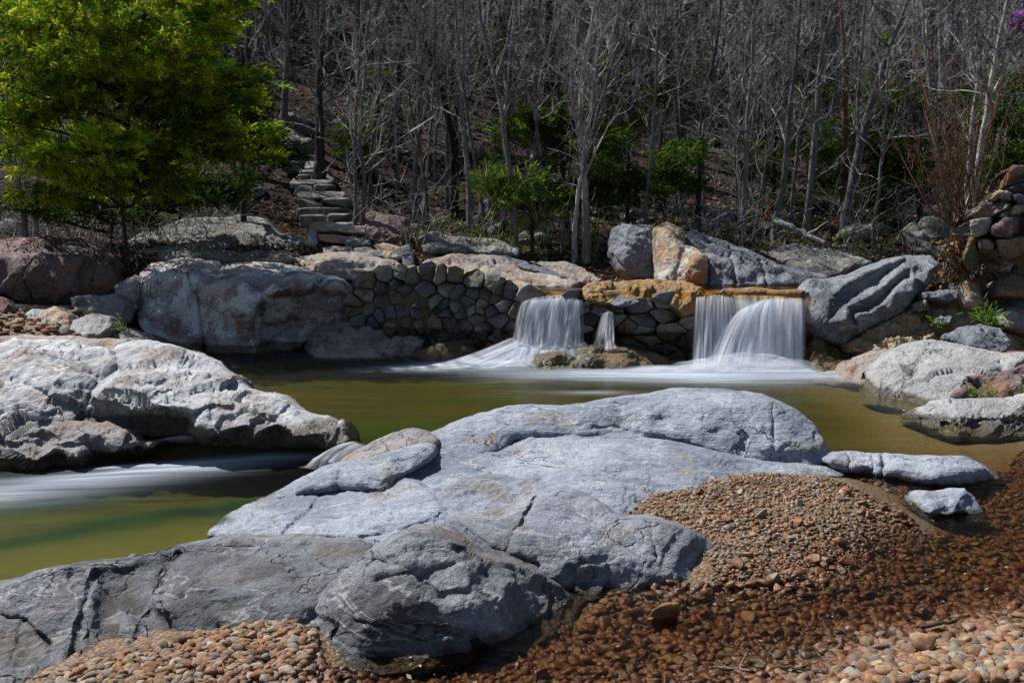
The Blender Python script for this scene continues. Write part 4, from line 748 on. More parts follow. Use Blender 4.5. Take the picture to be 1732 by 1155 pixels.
relief('lime_concrete', 'crumbling tan lime concrete bank under the tilted boulder', 'ruin', MR['conglo'],
  [(1436,580,15.9),(1460,562,16.1),(1512,540,16.4),(1545,515,16.7),(1575,495,16.9),(1600,472,17.1),(1650,461,17.2),(1668,500,16.8),(1655,545,16.3),(1625,580,15.9),(1580,600,15.4),(1512,602,15.4),(1454,598,15.6)],
  [(1500,570,15.8),(1560,540,16.2),(1560,575,15.7),(1610,530,16.3),(1620,490,16.6)], step=2, blur=3, rnd=(6, .12), disp=((1.5, .1), (4, .08), (10, .05), (24, .02)), T=1.5)
for ol, inn, lab, m in [
  ([(1560,494,16.3),(1590,488,16.5),(1627,484,16.5),(1622,506,16.1),(1603,513,16),(1567,504,16.1)], [(1600,496,16.05)], 'flat blue stone jutting from the tan concrete bank', 'dark'),
  ([(1596,474,16.9),(1622,465,17),(1650,462,16.9),(1663,512,16.3),(1630,522,16.2),(1612,502,16.4)], [(1630,475,16.5),(1640,500,16.3)], 'square tan block at the top of the concrete bank', 'tan'),
  ([(1543,512,16.4),(1567,505,16.4),(1572,526,16.1),(1546,527,16.1)], [], 'rounded brown stone set in the concrete bank', 'ledge'),
  ([(1580,537,15.9),(1596,529,16),(1614,527,16),(1611,549,15.7),(1590,549,15.7)], [], 'small blue stone in the middle of the concrete bank', 'dark'),
  ([(1603,570,15.4),(1621,556,15.7),(1657,546,15.9),(1694,552,15.8),(1715,583,15.2),(1694,600,14.9),(1639,590,15)], [(1650,565,15.3)], 'rounded blue grey boulder behind the pale striped block', 'dark'),
  ([(1670,522,16.4),(1700,516,16.6),(1745,515,16.6),(1750,572,15.6),(1694,549,15.9)], [(1710,530,16.1)], 'smooth grey slab at the right frame edge under the ruined wall', 'ledge'),
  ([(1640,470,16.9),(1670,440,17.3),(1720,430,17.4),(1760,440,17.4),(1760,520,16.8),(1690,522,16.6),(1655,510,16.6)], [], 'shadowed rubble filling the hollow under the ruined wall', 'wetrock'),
  ([(1665,445,16.9),(1690,440,17),(1712,446,16.9),(1708,458,16.7),(1670,456,16.7)], [], 'small tan stone tucked under the ruined wall', 'tan'),
  ([(1680,475,16.6),(1710,462,16.7),(1750,470,16.6),(1750,505,16.2),(1690,500,16.2)], [], 'reddish stone under the hollow of the ruined wall', 'ruin')]:
    relief('bank_stone', lab, 'stone', MR[m], ol, inn, step=1.8, blur=1.8, rnd=(5, .1), disp=((1.6, .05), (6, .02)), T=.7, curve=False, jit=1.2)
relief('pale_block', 'big pale striped block with a brown broken end on the right bank', 'boulder', MR['pale'],
  [(1486,640,13.6),(1488,612,14.0),(1512,592,14.6),(1548,577,15),(1577,573,15.2),(1621,581,15),(1694,595,14.6),(1745,597,14.5),(1750,675,12.7),(1679,678,12.6),(1621,682,12.5),(1599,687,12.3),(1585,698,-.05),(1556,706,-.08),(1512,692,-.08),(1480,686,-.05)],
  [(1500,622,13.6),(1518,618,13.35),(1650,607,13.6),(1560,600,14.1),(1600,620,13.15),(1590,640,12.75),(1575,625,13.1),(1540,650,12.95),(1512,660,13.15),(1575,680,12.28),(1530,685,12.65),(1690,618,13.3),(1640,638,12.5),(1630,650,12.4),(1615,672,12.3),(1720,612,13.2),(1640,660,12.9),(1700,650,13.0),(1625,676,12.75),(1690,672,12.9)],
  step=2, blur=1.5, rnd=(4, .10), ex=.2, disp=((0.9, .04), (3.5, .02), (10, .008)), cracks=[([(1515,600),(1512,640),(1520,685)], 2.5, .03)], T=1.5, curve=False)
relief('broken_face', 'dark brown broken face stones filling the end of the pale block', 'rock', MR['purple'],
  [(1612,672,12.35),(1636,638,12.62),(1690,626,12.9),(1740,612,13.0),(1745,690,12.2),(1640,686,12.2)], [(1680,650,12.55),(1660,668,12.35),(1700,665,12.3)], step=2, blur=1.5, rnd=(4, .08), disp=((1.8, .06), (5, .05, 'r')), T=.5, curve=False)
relief('flat_lower_rock', 'flat layered pale rock at the right water edge below the pale block', 'rock', MR['pale'],
  [(1552,700,11.4),(1563,686,11.55),(1603,674,11.7),(1660,671,11.7),(1745,669,11.7),(1750,745,-.08),(1687,744,-.08),(1603,742,-.08),(1581,730,-.06),(1558,718,-.04)],
  [(1600,690,11.3),(1660,690,11.25),(1720,690,11.2),(1575,700,11.2),(1640,706,10.95),(1700,706,10.92),(1605,716,11.05),(1660,715,10.98),(1610,722,10.85),(1680,728,10.72)], step=2, blur=2, rnd=(5, .08), disp=((1.2, .04), (4, .03, 'r')), strat=(.7, .9, 2), cracks=[([(1595,718),(1650,712),(1745,708)], 2.5, .08), ([(1640,675),(1650,700)], 2, .03)], T=1, curve=False)
relief('wet_boulder', 'low wet orange stained boulder between the falls and the pale block', 'boulder', MR['ledge'],
  [(1422,630,15),(1426,608,15.4),(1450,602,15.6),(1476,592,15.7),(1514,593,15.4),(1494,615,14.8),(1486,655,-.05),(1457,652,-.05),(1425,648,-.05)], [(1450,618,15.05),(1475,605,15.2),(1460,635,14.7)], step=2, blur=2, rnd=(5, .1), disp=((1.5, .05), (5, .02)), T=.8, curve=False)
relief('pool_rock', 'dark mossy rock breaking the pool between the two waterfalls', 'rock', MR['wetrock'],
  [(880,618,.0),(909,601,16.2),(942,589,16.5),(996,583,16.6),(1051,586,16.6),(1105,596,16.4),(1132,606,16.2),(1120,626,-.06),(1050,634,-.08),(924,636,-.08)], [(940,605,16),(1000,598,16.2),(1060,604,16.1),(1000,615,15.9),(950,615,15.85)], step=2, blur=2.5, rnd=(5, .1), disp=((1.3, .06), (4, .03, 'r'), (10, .01)), strat=(.7, .8, 2), T=1)
relief('apron_rock', 'dark wet rock apron sloping from the stone wall into the pool', 'rock', MR['wetrock'],
  [(690,606,-.02),(740,582,17.2),(780,572,17.3),(851,570,17.2),(880,575,17),(880,600,16.6),(822,612,-.05),(735,614,-.05)], [(790,588,16.9),(840,590,16.8)], step=2, blur=3, rnd=(5, .1), disp=((1.3, .06), (4, .03)), T=.8)

# ruined dry stone wall at the right edge (loose stones)
RU = [([(1704,290),(1712,282),(1760,280),(1760,313),(1695,318)], 'reddish stone crowning the ruined wall', 'ruin', 16.6),
 ([(1700,318),(1720,310),(1760,312),(1760,326),(1704,326)], 'flat dark slate near the top of the ruined wall', 'dark', 16.5),
 ([(1672,338),(1690,322),(1716,324),(1714,340),(1660,344)], 'tan flat stone on the second course of the ruined wall', 'tan', 16.4),
 ([(1712,330),(1760,326),(1760,342),(1716,344)], 'bluish stone in the second course at the frame edge', 'dark', 16.4),
 ([(1642,360),(1660,344),(1714,342),(1712,352),(1676,368),(1650,370)], 'long brown slab sloping across the ruined wall', 'ruin', 16.3),
 ([(1684,366),(1716,350),(1760,344),(1760,368),(1700,372)], 'tan stone under the bluish stone of the ruined wall', 'tan', 16.3),
 ([(1640,372),(1676,368),(1672,396),(1646,400)], 'dark grey stone at the left of the ruined wall', 'ledge', 16.2),
 ([(1672,390),(1700,370),(1760,360),(1760,398),(1690,402)], 'large purplish slab in the ruined wall', 'purple', 16.1),
 ([(1650,402),(1674,400),(1688,410),(1680,424),(1652,424)], 'small brown stone low in the ruined wall', 'ruin', 16.2),
 ([(1682,404),(1720,400),(1760,400),(1760,424),(1700,440),(1688,430)], 'brown block at the base of the ruined wall', 'ruin', 16.1),
 ([(1640,400),(1652,398),(1656,440),(1640,462),(1628,440)], 'earthy stone at the shrub roots beside the ruined wall', 'wetrock', 16.4)]
for ol, lab, m, Y in RU:
    cx, cy = np.mean(ol, 0)
    relief('stacked_stone', lab, 'stone', MR[m], [(a, b, Y + .25) for a, b in ol], [(cx + (a - cx) * .80, cy + (b - cy) * .80, Y - .12 + .05 * ((k * 7) % 3 - 1)) for k, (a, b) in enumerate(ol)], step=1.5, blur=.8, rnd=(2, .05), ex=.35, disp=((1.6, .05), (5, .04)), T=.9, curve=False, jit=1.4)
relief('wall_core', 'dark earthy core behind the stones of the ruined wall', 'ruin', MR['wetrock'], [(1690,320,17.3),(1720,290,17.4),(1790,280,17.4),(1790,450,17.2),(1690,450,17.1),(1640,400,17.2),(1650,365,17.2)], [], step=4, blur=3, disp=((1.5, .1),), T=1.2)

# ------------------------------------------------------------------ rubble dam: one thing, stonework and lime capping as parts
def clip_half(poly, p, nrm):
    out = []
    for a, b in zip(poly, poly[1:] + poly[:1]):
        da, db_ = (a - p) @ nrm, (b - p) @ nrm
        if da <= 0: out.append(a)
        if da * db_ < 0: out.append(a + (b - a) * (da / (da - db_)))
    return out
damY = lambda u: np.interp(u, [590, 740, 890, 1190, 1450], [18.3, 17.55, 17.0, 16.9, 16.75])
dam = empty('stone_dam', Vector(at(900, 600, 17.0))); tag(dam, 'rubble stone dam with ochre lime capping between the massive block and the falls', 'dam')
rs = np.random.RandomState(11)
region = np.array([(598,480),(610,470),(650,462),(700,458),(745,462),(790,470),(830,480),(885,492),(900,505),(985,505),(1000,510),(1060,505),(1110,505),(1180,520),(1360,512),(1420,560),(1440,650),(1180,650),(1000,610),(870,606),(800,604),(740,588),(690,566),(640,552),(604,538)], float)
def stone_field(acc, reg, area, aspect, seed):
    rs = np.random.RandomState(seed); lo, hi = reg.min(0), reg.max(0); pts = []
    for _ in range(9000):
        p = lo + rs.rand(2) * (hi - lo)
        if not inpoly(p[None], reg)[0]: continue
        a, asp = area(p), aspect(p)
        if all(((p[0] - q[0]) / asp) ** 2 + ((p[1] - q[1]) * asp) ** 2 > (a * (0.30 + 1.0 * q[2] ** 1.6)) ** 2 for q in pts): pts.append((p[0], p[1], rs.rand()))
    P = np.array(pts)[:, :2]
    for i, p in enumerate(P):
        asp = aspect(p); S = np.array([1 / asp, asp]); lm = area(p) * .95; cell = [lm * np.array([math.cos(t), math.sin(t)]) for t in np.arange(8) * math.pi / 4 + .2]
        cell = [c * rs.uniform(.9, 1.15) + p * S for c in cell]
        for j, q in enumerate(P):
            if j == i: continue
            qq = q * S; m = (qq + p * S) / 2; cell = clip_half(cell, m, qq - p * S)
            if len(cell) < 3: break
        if len(cell) < 3: continue
        c = np.array(cell) / S; c = c[inpoly((c - p) * 0.98 + p, np.array(reg)) | True]
        cen = c.mean(0); c = cen + (c - cen) * 0.96
        ring = closed_curve(np.column_stack([c, np.zeros(len(c))]), 3.5, False, 0.9, i + seed)[:, :2]
        k = len(ring); tone = rs.choice([0, 0, 0, 1, 2, 3]); col = [(.72, .74, .78), (1.0, .88, .72), (.45, .46, .50), (1.25, 1.2, 1.12)][tone]; col = np.array(col) * rs.uniform(.55, 1.1)
        Y0 = damY(cen[0]) + rs.uniform(-.05, .05); bul = rs.uniform(.03, .15); tilt = rs.uniform(-.009, .009, 2); rows = []; lim = max(4, np.hypot(*(ring - cen).T).max())
        for sc_, dy in ((1.0, .3), (1.0, .02), (.985, -.5 * bul), (.95, -.85 * bul), (.75, -.95 * bul), (.4, -bul), (.12, -1.0 * bul)):
            r = cen + (ring - cen) * sc_; d = rays(r[:, 0], r[:, 1]); Yv = Y0 + dy + (r - cen) @ tilt * (dy < 0)
            rows.append(np.array([0, 0, H]) + d * (Yv / d[:, 1])[:, None])
        V = np.concatenate(rows); V[:, 1] += .045 * fbm(V, 6, 4) + .05 * cells(V, 3.5, i)
        ii = np.arange(len(rows) * k).reshape(len(rows), k); ii = np.concatenate([ii, ii[:, :1]], 1)
        acc.add(V, quads(ii)[:, ::-1], col); acc.add(V[-k:].mean(0)[None], np.zeros((0, 3), int), col)
        last = acc.n - 1; base = last - k; f = np.array([(base + t, last, base + (t + 1) % k) for t in range(k)])
        acc.F.setdefault(3, []).append(f)
acc = Acc()
stone_field(acc, region, lambda p: 23 if p[0] < 890 else 27, lambda p: 1.08 if p[0] < 890 else 1.35, 5)
acc.build('stonework', MR['wall'], parent=dam, smooth=False, origin=np.array(dam.location))
relief('mortar_core', None, None, MR['mortar'], [(596,478,18.6),(612,466,18.7),(650,456,18.7),(700,455,18.4),(745,460,18.1),(790,466,17.8),(830,476,17.6),(885,490,17.3),(890,520,17.12),(870,600,17.1),(800,606,17.35),(740,592,17.6),(690,570,17.9),(640,556,18.15),(600,542,18.4)],
  [(u, 500, damY(u) + .02) for u in (620, 680, 740, 800, 860)] + [(u, 478, damY(u) + .05) for u in (640, 700, 740)], step=3, blur=3, rnd=(5, .1), disp=((3, .06), (8, .03)), T=.8, parent=dam)
relief('mortar_core', None, None, MR['wetrock'], [(880,500,17.2),(985,500,17.2),(1180,500,17.1),(1420,520,17.0),(1450,655,16.9),(1180,655,17),(1000,615,17.1),(870,606,17.1)], [], step=5, blur=3, rnd=(5, .1), disp=((2, .06),), T=.5, parent=dam)
relief('lime_capping', None, None, MR['conglo'], [(600,476,18.2),(625,463,18.3),(660,453,18.6),(720,453,18.4),(760,457,18.1),(850,470,17.6),(892,480,17.3),(888,494,17.0),(850,486,17.2),(790,474,17.4),(745,466,17.7),(690,464,17.9),(640,472,18.1),(612,486,18.15)], [], step=2, blur=2, rnd=(4, .08), disp=((3, .05), (9, .04), (22, .02)), T=.6, parent=dam)
relief('lime_capping', None, None, MR['ocre'], [(984,492,16.9),(1000,482,17.1),(1040,477,17.3),(1100,473,17.4),(1150,476,17.3),(1186,482,17.1),(1192,500,16.8),(1178,528,16.55),(1155,534,16.55),(1140,522,16.6),(1110,512,16.65),(1080,508,16.6),(1045,516,16.6),(1010,514,16.6),(990,506,16.7)],
  [(1010,495,16.75),(1060,490,16.85),(1120,490,16.85),(1160,510,16.55),(1170,495,16.75)], step=2, blur=2, rnd=(4, .08), disp=((2.5, .07), (8, .05), (22, .02)), T=1.0, parent=dam)
relief('lime_capping', None, None, MR['ocre'], [(1186,496,16.75),(1240,490,16.8),(1300,492,16.75),(1370,494,16.6),(1372,508,16.6),(1300,506,16.65),(1190,508,16.75)], [], step=3, blur=2, rnd=(3, .06), disp=((3, .03),), T=.6, parent=dam)
relief('round_boulder', 'round dark boulder in the trickle on the stone pier', 'boulder', MR['wetrock'], [(1006,590,16.5),(1006,562,16.6),(1014,548,16.7),(1030,544,16.7),(1040,556,16.6),(1042,590,16.5)], [(1024,568,16.38)], step=2, blur=3, rnd=(6, .15), disp=((2, .02),), T=.4)
relief('pier_stone', 'dark angular stone under the ochre capping on the pier', 'stone', MR['dark'], [(1032,512,16.6),(1050,500,16.75),(1075,498,16.75),(1084,512,16.5),(1070,518,16.4),(1040,518,16.45)], [(1060,508,16.45)], step=1.8, blur=1.5, rnd=(4, .06), disp=((3, .03),), T=.5, curve=False)

# ------------------------------------------------------------------ stones: blobs cut by random planes
_ico = {}
def ico(sub):
    if sub not in _ico:
        bm = bmesh.new(); bmesh.ops.create_icosphere(bm, subdivisions=sub, radius=1.0)
        _ico[sub] = (np.array([v.co for v in bm.verts]), np.array([[v.index for v in f.verts] for f in bm.faces])); bm.free()
    return _ico[sub]
def stone_geo(seed, sub=3, cuts=7, flat=0.65, box=0.0, noise=0.10):
    rs = np.random.RandomState(seed); V, F = ico(sub); V = V.copy()
    if box: V = V / (np.abs(V) ** 6).sum(1)[:, None] ** (1 / 6) * 0.85
    for _ in range(cuts):
        nn = rs.normal(size=3); nn /= np.linalg.norm(nn); d = rs.uniform(.38, .8); e = V @ nn - d
        V = V - np.where(e > 0, e * 0.9, 0)[:, None] * nn
    V = V * (1 + noise * fbm(V + seed * 3.3, 1.3, 3))[:, None]
    V *= np.array([1, rs.uniform(.65, .95), flat * rs.uniform(.75, 1.15)])
    return V, F
def rotz(V, a, tilt=0.0, ta=0.0):
    m = np.array(Euler((tilt * math.cos(ta), tilt * math.sin(ta), a)).to_matrix()); return V @ m.T
def surf(x, y):                                    # height of the bed under one point
    return bedz(np.array([x]), np.array([y]))[0]

# stone staircase up the slope
stairs = empty('stone_staircase', Vector(at(540, 382, 23.2))); tag(stairs, 'rough stone staircase climbing from the ruined corner into the woods', 'steps')
for k, (ul, ur, v, Y, hh) in enumerate([(520, 612, 376, 23.6, .2), (500, 600, 363, 24.2, .2), (497, 592, 349, 24.9, .22), (496, 590, 336, 25.6, .2), (498, 584, 323, 26.3, .2), (496, 562, 313, 27, .2), (488, 560, 303, 27.7, .2), (486, 562, 294, 28.4, .2), (492, 556, 286, 29.2, .18), (478, 548, 272, 30, .25), (474, 540, 262, 30.8, .25)]):
    a = at(ul, v, Y); b = at(ur, v, Y); acc = Acc(); n_ = 1 + k % 2
    for j in range(n_):
        V, F = stone_geo(60 + k * 3 + j, 4, 3, 1.0, 1.0, .05)
        V = V / np.abs(V).max(0); wd = (b[0] - a[0]) / n_
        V = V * np.array([wd / 2 * .98, .42, hh * .75]) + np.array([a[0] + wd * (j + .5), Y + .35, a[2] - hh * .75 + .03 * j])
        V += .02 * np.stack([fbm(V, 5, 3, off=1), fbm(V, 5, 3, off=4), fbm(V, 5, 3, off=8)], 1); acc.add(V, F)
    acc.build('step', MR['hill'], parent=stairs, origin=np.array(stairs.location))

# ------------------------------------------------------------------ bare trees
def tube(acc, pts, rad, sides, col=None):
    pts = np.asarray(pts, float); rad = np.asarray(rad, float); n = len(pts)
    t = np.gradient(pts, axis=0); t /= np.linalg.norm(t, axis=1)[:, None] + 1e-9
    ref = np.array([1., 0, 0]) if abs(t[0, 0]) < .8 else np.array([0, 1., 0])
    a = np.cross(t, ref); a /= np.linalg.norm(a, axis=1)[:, None] + 1e-9; b = np.cross(t, a)
    th = np.arange(sides) / sides * 2 * math.pi
    V = pts[:, None] + rad[:, None, None] * (np.cos(th)[None, :, None] * a[:, None] + np.sin(th)[None, :, None] * b[:, None])
    ii = np.arange(n * sides).reshape(n, sides); ii = np.concatenate([ii, ii[:, :1]], 1)
    acc.add(V.reshape(-1, 3), quads(ii), col)
def wander(rs, p0, d, L, n, wig, up=0.0):
    P = [np.array(p0, float)]; d = np.array(d, float); d /= np.linalg.norm(d)
    for _ in range(n):
        d = d + rs.normal(size=3) * wig + np.array([0, 0, up]); d /= np.linalg.norm(d); P.append(P[-1] + d * L / n)
    return np.array(P)
def limbs(acc, rs, pts, rad, nb, f0=.18, lmax=2.4, lmin=.5, twigs=4, sub=2, rmin=.006, up=.10, spread=(25, 65), sides=(4, 3)):
    L = len(pts); hgt = pts[-1, 2] - pts[0, 2]
    for _ in range(nb):
        f = f0 + (1 - f0) * rs.rand() ** .9; i = min(L - 2, int(f * (L - 1))); q = f * (L - 1) - i
        p = pts[i] * (1 - q) + pts[i + 1] * q; r = max(rmin, (rad[i] * (1 - q) + rad[i + 1] * q) * rs.uniform(.28, .55))
        az = rs.uniform(0, 2 * math.pi); el = R(rs.uniform(*spread)); ln = (lmin + (lmax - lmin) * rs.rand() ** 1.3) * (1.15 - .6 * f)
        B = wander(rs, p, (math.cos(az) * math.cos(el), math.sin(az) * math.cos(el), math.sin(el)), ln, 7, .16, up * .6)
        rb = np.linspace(r, rmin, len(B)); tube(acc, B, rb, sides[0])
        for _ in range(twigs):
            j = rs.randint(1, len(B) - 1); d = B[j + 1] - B[j]; d /= np.linalg.norm(d); d = d + rs.normal(size=3) * .55 + np.array([0, 0, .1])
            T = wander(rs, B[j], d, ln * rs.uniform(.25, .6), 4, .18, .05); tube(acc, T, np.linspace(max(rmin, rb[j] * .5), rmin * .7, len(T)), sides[1])
            for _ in range(sub):
                m = rs.randint(1, len(T) - 1); d2 = T[m + 1] - T[m]; d2 = d2 / np.linalg.norm(d2) + rs.normal(size=3) * .6
                S = wander(rs, T[m], d2, ln * rs.uniform(.12, .3), 3, .2, .03); tube(acc, S, np.linspace(rmin * .8, rmin * .5, len(S)), 3)
def tree_geo(seed, h, r0, nb, lean=.05, wig=.035, **kw):
    rs = np.random.RandomState(seed); tr = Acc(); br = Acc(); la = rs.uniform(0, 6.28)
    P = wander(rs, (0, 0, -.3), (lean * math.cos(la), lean * math.sin(la), 1), h, 16, wig, .03)
    rad = r0 * (1 - np.linspace(0, 1, 17) ** 1.1 * .88); rad[0] *= 1.35; tube(tr, P, rad, 7)
    if rs.rand() < .35:
        i = rs.randint(4, 9); d = P[i + 1] - P[i]; d /= np.linalg.norm(d); d += np.array([rs.normal() * .35, rs.normal() * .35, 0])
        Q = wander(rs, P[i], d, h * .55, 10, .05, .06); rq = np.linspace(rad[i] * .7, .01, 11); tube(tr, Q, rq, 6); limbs(br, rs, Q, rq, nb // 2, **{**kw, 'f0': .15})
    limbs(br, rs, P, rad, nb, **kw)
    return tr, br
TREES = []
def tree_proto(name, seed, bark, twig='twig', **kw):
    tr, br = tree_geo(seed, **kw)
    e = empty(name, (0, 0, 0)); a = tr.build('trunk', MB[bark], parent=e); b = br.build('crown', MB[twig], parent=e)
    return e
def dup(root, loc, rz, scale=1.0):
    r = root.copy(); C.objects.link(r); r.location = loc; r.rotation_euler = (0, 0, rz); r.scale = (scale,) * 3
    for ch in root.children:
        c = ch.copy(); C.objects.link(c); c.parent = r
    return r
protos = []
for k in range(8): protos.append(('slim', tree_proto('bare_tree', 100 + k, ['grey', 'grey', 'dark', 'grey', 'grey', 'dark', 'pale', 'grey'][k], h=[8, 9.5, 7, 11][k % 4], r0=[.045, .055, .035, .065][k % 4], nb=30, wig=.05, lean=.09, lmax=2.2)))
for k in range(7): protos.append(('tall', tree_proto('bare_tree', 200 + k, ['grey', 'dark', 'grey', 'grey', 'pale', 'grey', 'dark'][k], h=[14, 16, 13][k % 3], r0=[.10, .14, .085][k % 3], nb=40, wig=.03, lmax=3.4, f0=.2, rmin=.009)))
rs = np.random.RandomState(3); placed = []; first = {}
GROUPS = {0: ('leafless sapling with fine twigs at the foot of the wooded slope', 'bare saplings at the foot of the slope'),
          1: ('tall leafless tree among the many trunks on the wooded slope', 'bare trees standing on the wooded slope'),
          2: ('thin distant leafless trunk high on the wooded slope', 'bare trees high on the slope')}
def try_place(zone, n, y0, y1, kinds, mind, used=set()):
    c = 0; tries = 0
    while c < n and tries < 9000:
        tries += 1; y = rs.uniform(y0, y1); x = rs.uniform(-.60, .60) * y
        if y < 32 and -7.0 < x < -4.2 and y > 21: continue
        if y < 25 and x < -3: continue
        if any((x - a) ** 2 + (y - b) ** 2 < mind ** 2 for a, b in placed): continue
        placed.append((x, y)); c += 1
        opts = [i for i, p in enumerate(protos) if p[0] in kinds]; i = opts[rs.randint(len(opts))]
        s = rs.uniform(.8, 1.2); z = float(hz(np.array([x]), np.array([y]))[0])
        if i not in used: t = protos[i][1]; used.add(i); t.location = (x, y, z); t.rotation_euler = (0, 0, rs.uniform(0, 6.28)); t.scale = (s,) * 3
        else: t = dup(protos[i][1], (x, y, z), rs.uniform(0, 6.28), s)
        tag(t, GROUPS[zone][0], 'tree', GROUPS[zone][1])
try_place(0, 64, 22.6, 31, ('slim',), .75)
try_place(1, 96, 29, 46, ('tall', 'slim'), 1.0)
try_place(2, 110, 44, 72, ('tall',), 1.2)
# far wood as one mass of trunks and twigs
acc = Acc()
for _ in range(1700):
    y = rs.uniform(40, 100) ; x = rs.uniform(-.68, .68) * y; z = float(hz(np.array([x]), np.array([y]))[0]); h = rs.uniform(9, 16)
    P = wander(rs, (x, y, z - .3), (rs.normal() * .05, rs.normal() * .05, 1), h, 5, .05, .03); rd = np.linspace(rs.uniform(.04, .13), .02, 6); tube(acc, P, rd, 4)
    for _ in range(12):
        f = rs.uniform(.12, .95); i = int(f * 5); az = rs.uniform(0, 6.28); B = wander(rs, P[i], (math.cos(az), math.sin(az), rs.uniform(.4, 1.4)), rs.uniform(1, 3.6), 3, .2, .1)
        tube(acc, B, np.linspace(.03, .012, 4), 3)
        for _ in range(3):
            T = wander(rs, B[rs.randint(1, 3)], (rs.normal(), rs.normal(), rs.uniform(.2, 1)), rs.uniform(.4, 1.5), 2, .2, .05); tube(acc, T, [.014, .012, .01], 3)
o = acc.build('far_woods', MB['far']); tag(o, 'hazy mass of bare grey trunks and twigs covering the upper hillside', 'woods', kind='stuff')
# undergrowth: thin stems and twigs at the foot of the slope
acc = Acc()
for _ in range(430):
    y = 22.5 + 24 * rs.rand() ** 1.5; x = rs.uniform(-.58, .58) * y
    if -7.0 < x < -4.2 and y < 31: continue
    z = float(hz(np.array([x]), np.array([y]))[0]); h = rs.uniform(.5, 2.2)
    for _ in range(rs.randint(1, 4)):
        P = wander(rs, (x, y, z - .05), (rs.normal() * .35, rs.normal() * .3, 1), h, 5, .14); tube(acc, P, np.linspace(rs.uniform(.007, .016), .005, 6), 3)
        for _ in range(5):
            T = wander(rs, P[rs.randint(2, 5)], (rs.normal(), rs.normal(), .5), h * rs.uniform(.2, .5), 3, .2, .05); tube(acc, T, [.006, .005, .005, .004], 3)
for _ in range(190):                                # brushy thicket on the left bank
    y = rs.uniform(20.8, 24); x = rs.uniform(-13.5, -6.6); z = float(hz(np.array([x]), np.array([y]))[0]); h = rs.uniform(.6, 1.9)
    P = wander(rs, (x, y, z - .05), (rs.normal() * .6, rs.normal() * .4, 1), h, 6, .2); tube(acc, P, np.linspace(.012, .005, 7), 3)
    for _ in range(4):
        T = wander(rs, P[rs.randint(2, 6)], (rs.normal(), rs.normal(), .3), h * rs.uniform(.2, .6), 3, .25, .0); tube(acc, T, [.006, .005, .005, .004], 3)
o = acc.build('undergrowth', MB['twig']); tag(o, 'tangle of thin leafless brush along the foot of the slope', 'undergrowth', kind='stuff')

# single trees one can point at, trunks traced at their own distance
def traced_tree(label, pts, Y, r0, bark, nb, seed, twig='twig', extra=(), lmax=2.4, f0=.2, name='bare_tree', r1=.35, twigs=4, rmin=.007, spread=(20, 60), up=.1):
    rs = np.random.RandomState(seed); P = np.array([at(u, v, Y) for u, v in pts])
    s = np.linspace(0, len(P) - 1, 6 * len(P)); i = np.minimum(s.astype(int), len(P) - 2); q = (s - i)[:, None]
    pm = P[np.maximum(i - 1, 0)]; pp = P[np.minimum(i + 2, len(P) - 1)]
    S = .5 * (2 * P[i] + (P[i + 1] - pm) * q + (2 * pm - 5 * P[i] + 4 * P[i + 1] - pp) * q ** 2 + (-pm + 3 * P[i] - 3 * P[i + 1] + pp) * q ** 3)
    S += np.cumsum(rs.normal(size=S.shape), 0) * .006; S[:, 1] += np.linspace(0, rs.uniform(-.5, .5), len(S))
    rad = r0 * np.linspace(1, r1, len(S)); rad[:2] *= 1.25
    gz = float(hz(S[:1, 0], S[:1, 1])[0]); S = np.concatenate([[[S[0, 0], S[0, 1], min(S[0, 2] - .1, gz)]], S]); rad = np.concatenate([[rad[0] * 1.15], rad])
    base = S[0].copy(); e = empty(name, Vector(base)); tag(e, label, 'tree')
    tr, br = Acc(), Acc(); S[0, 2] -= .3; tube(tr, S - base, rad, 8); limbs(br, rs, S - base, rad, nb, f0=f0, lmax=lmax, twigs=twigs, rmin=rmin, spread=spread, up=up)
    for ex in extra:
        Q = np.array([at(u, v, Y + .1) for u, v in ex]); Q = np.array([Q[0] + 0 * Q[0]] + list(Q[1:])); m = np.linspace(0, len(Q) - 1, 14); j = np.minimum(m.astype(int), len(Q) - 2)
        Q = Q[j] + (Q[j + 1] - Q[j]) * (m - j)[:, None]; Q += np.cumsum(rs.normal(size=Q.shape), 0) * .008; rq = np.linspace(r0 * .6, r0 * .2, len(Q)); tube(tr, Q - base, rq, 6); limbs(br, rs, Q - base, rq, nb // 2, f0=.25, lmax=lmax, twigs=twigs, rmin=rmin)
    tr.build('trunk', MB[bark], parent=e); br.build('crown', MB[twig], parent=e)
    for ch in e.children: ch.location = (0, 0, 0);
    return e
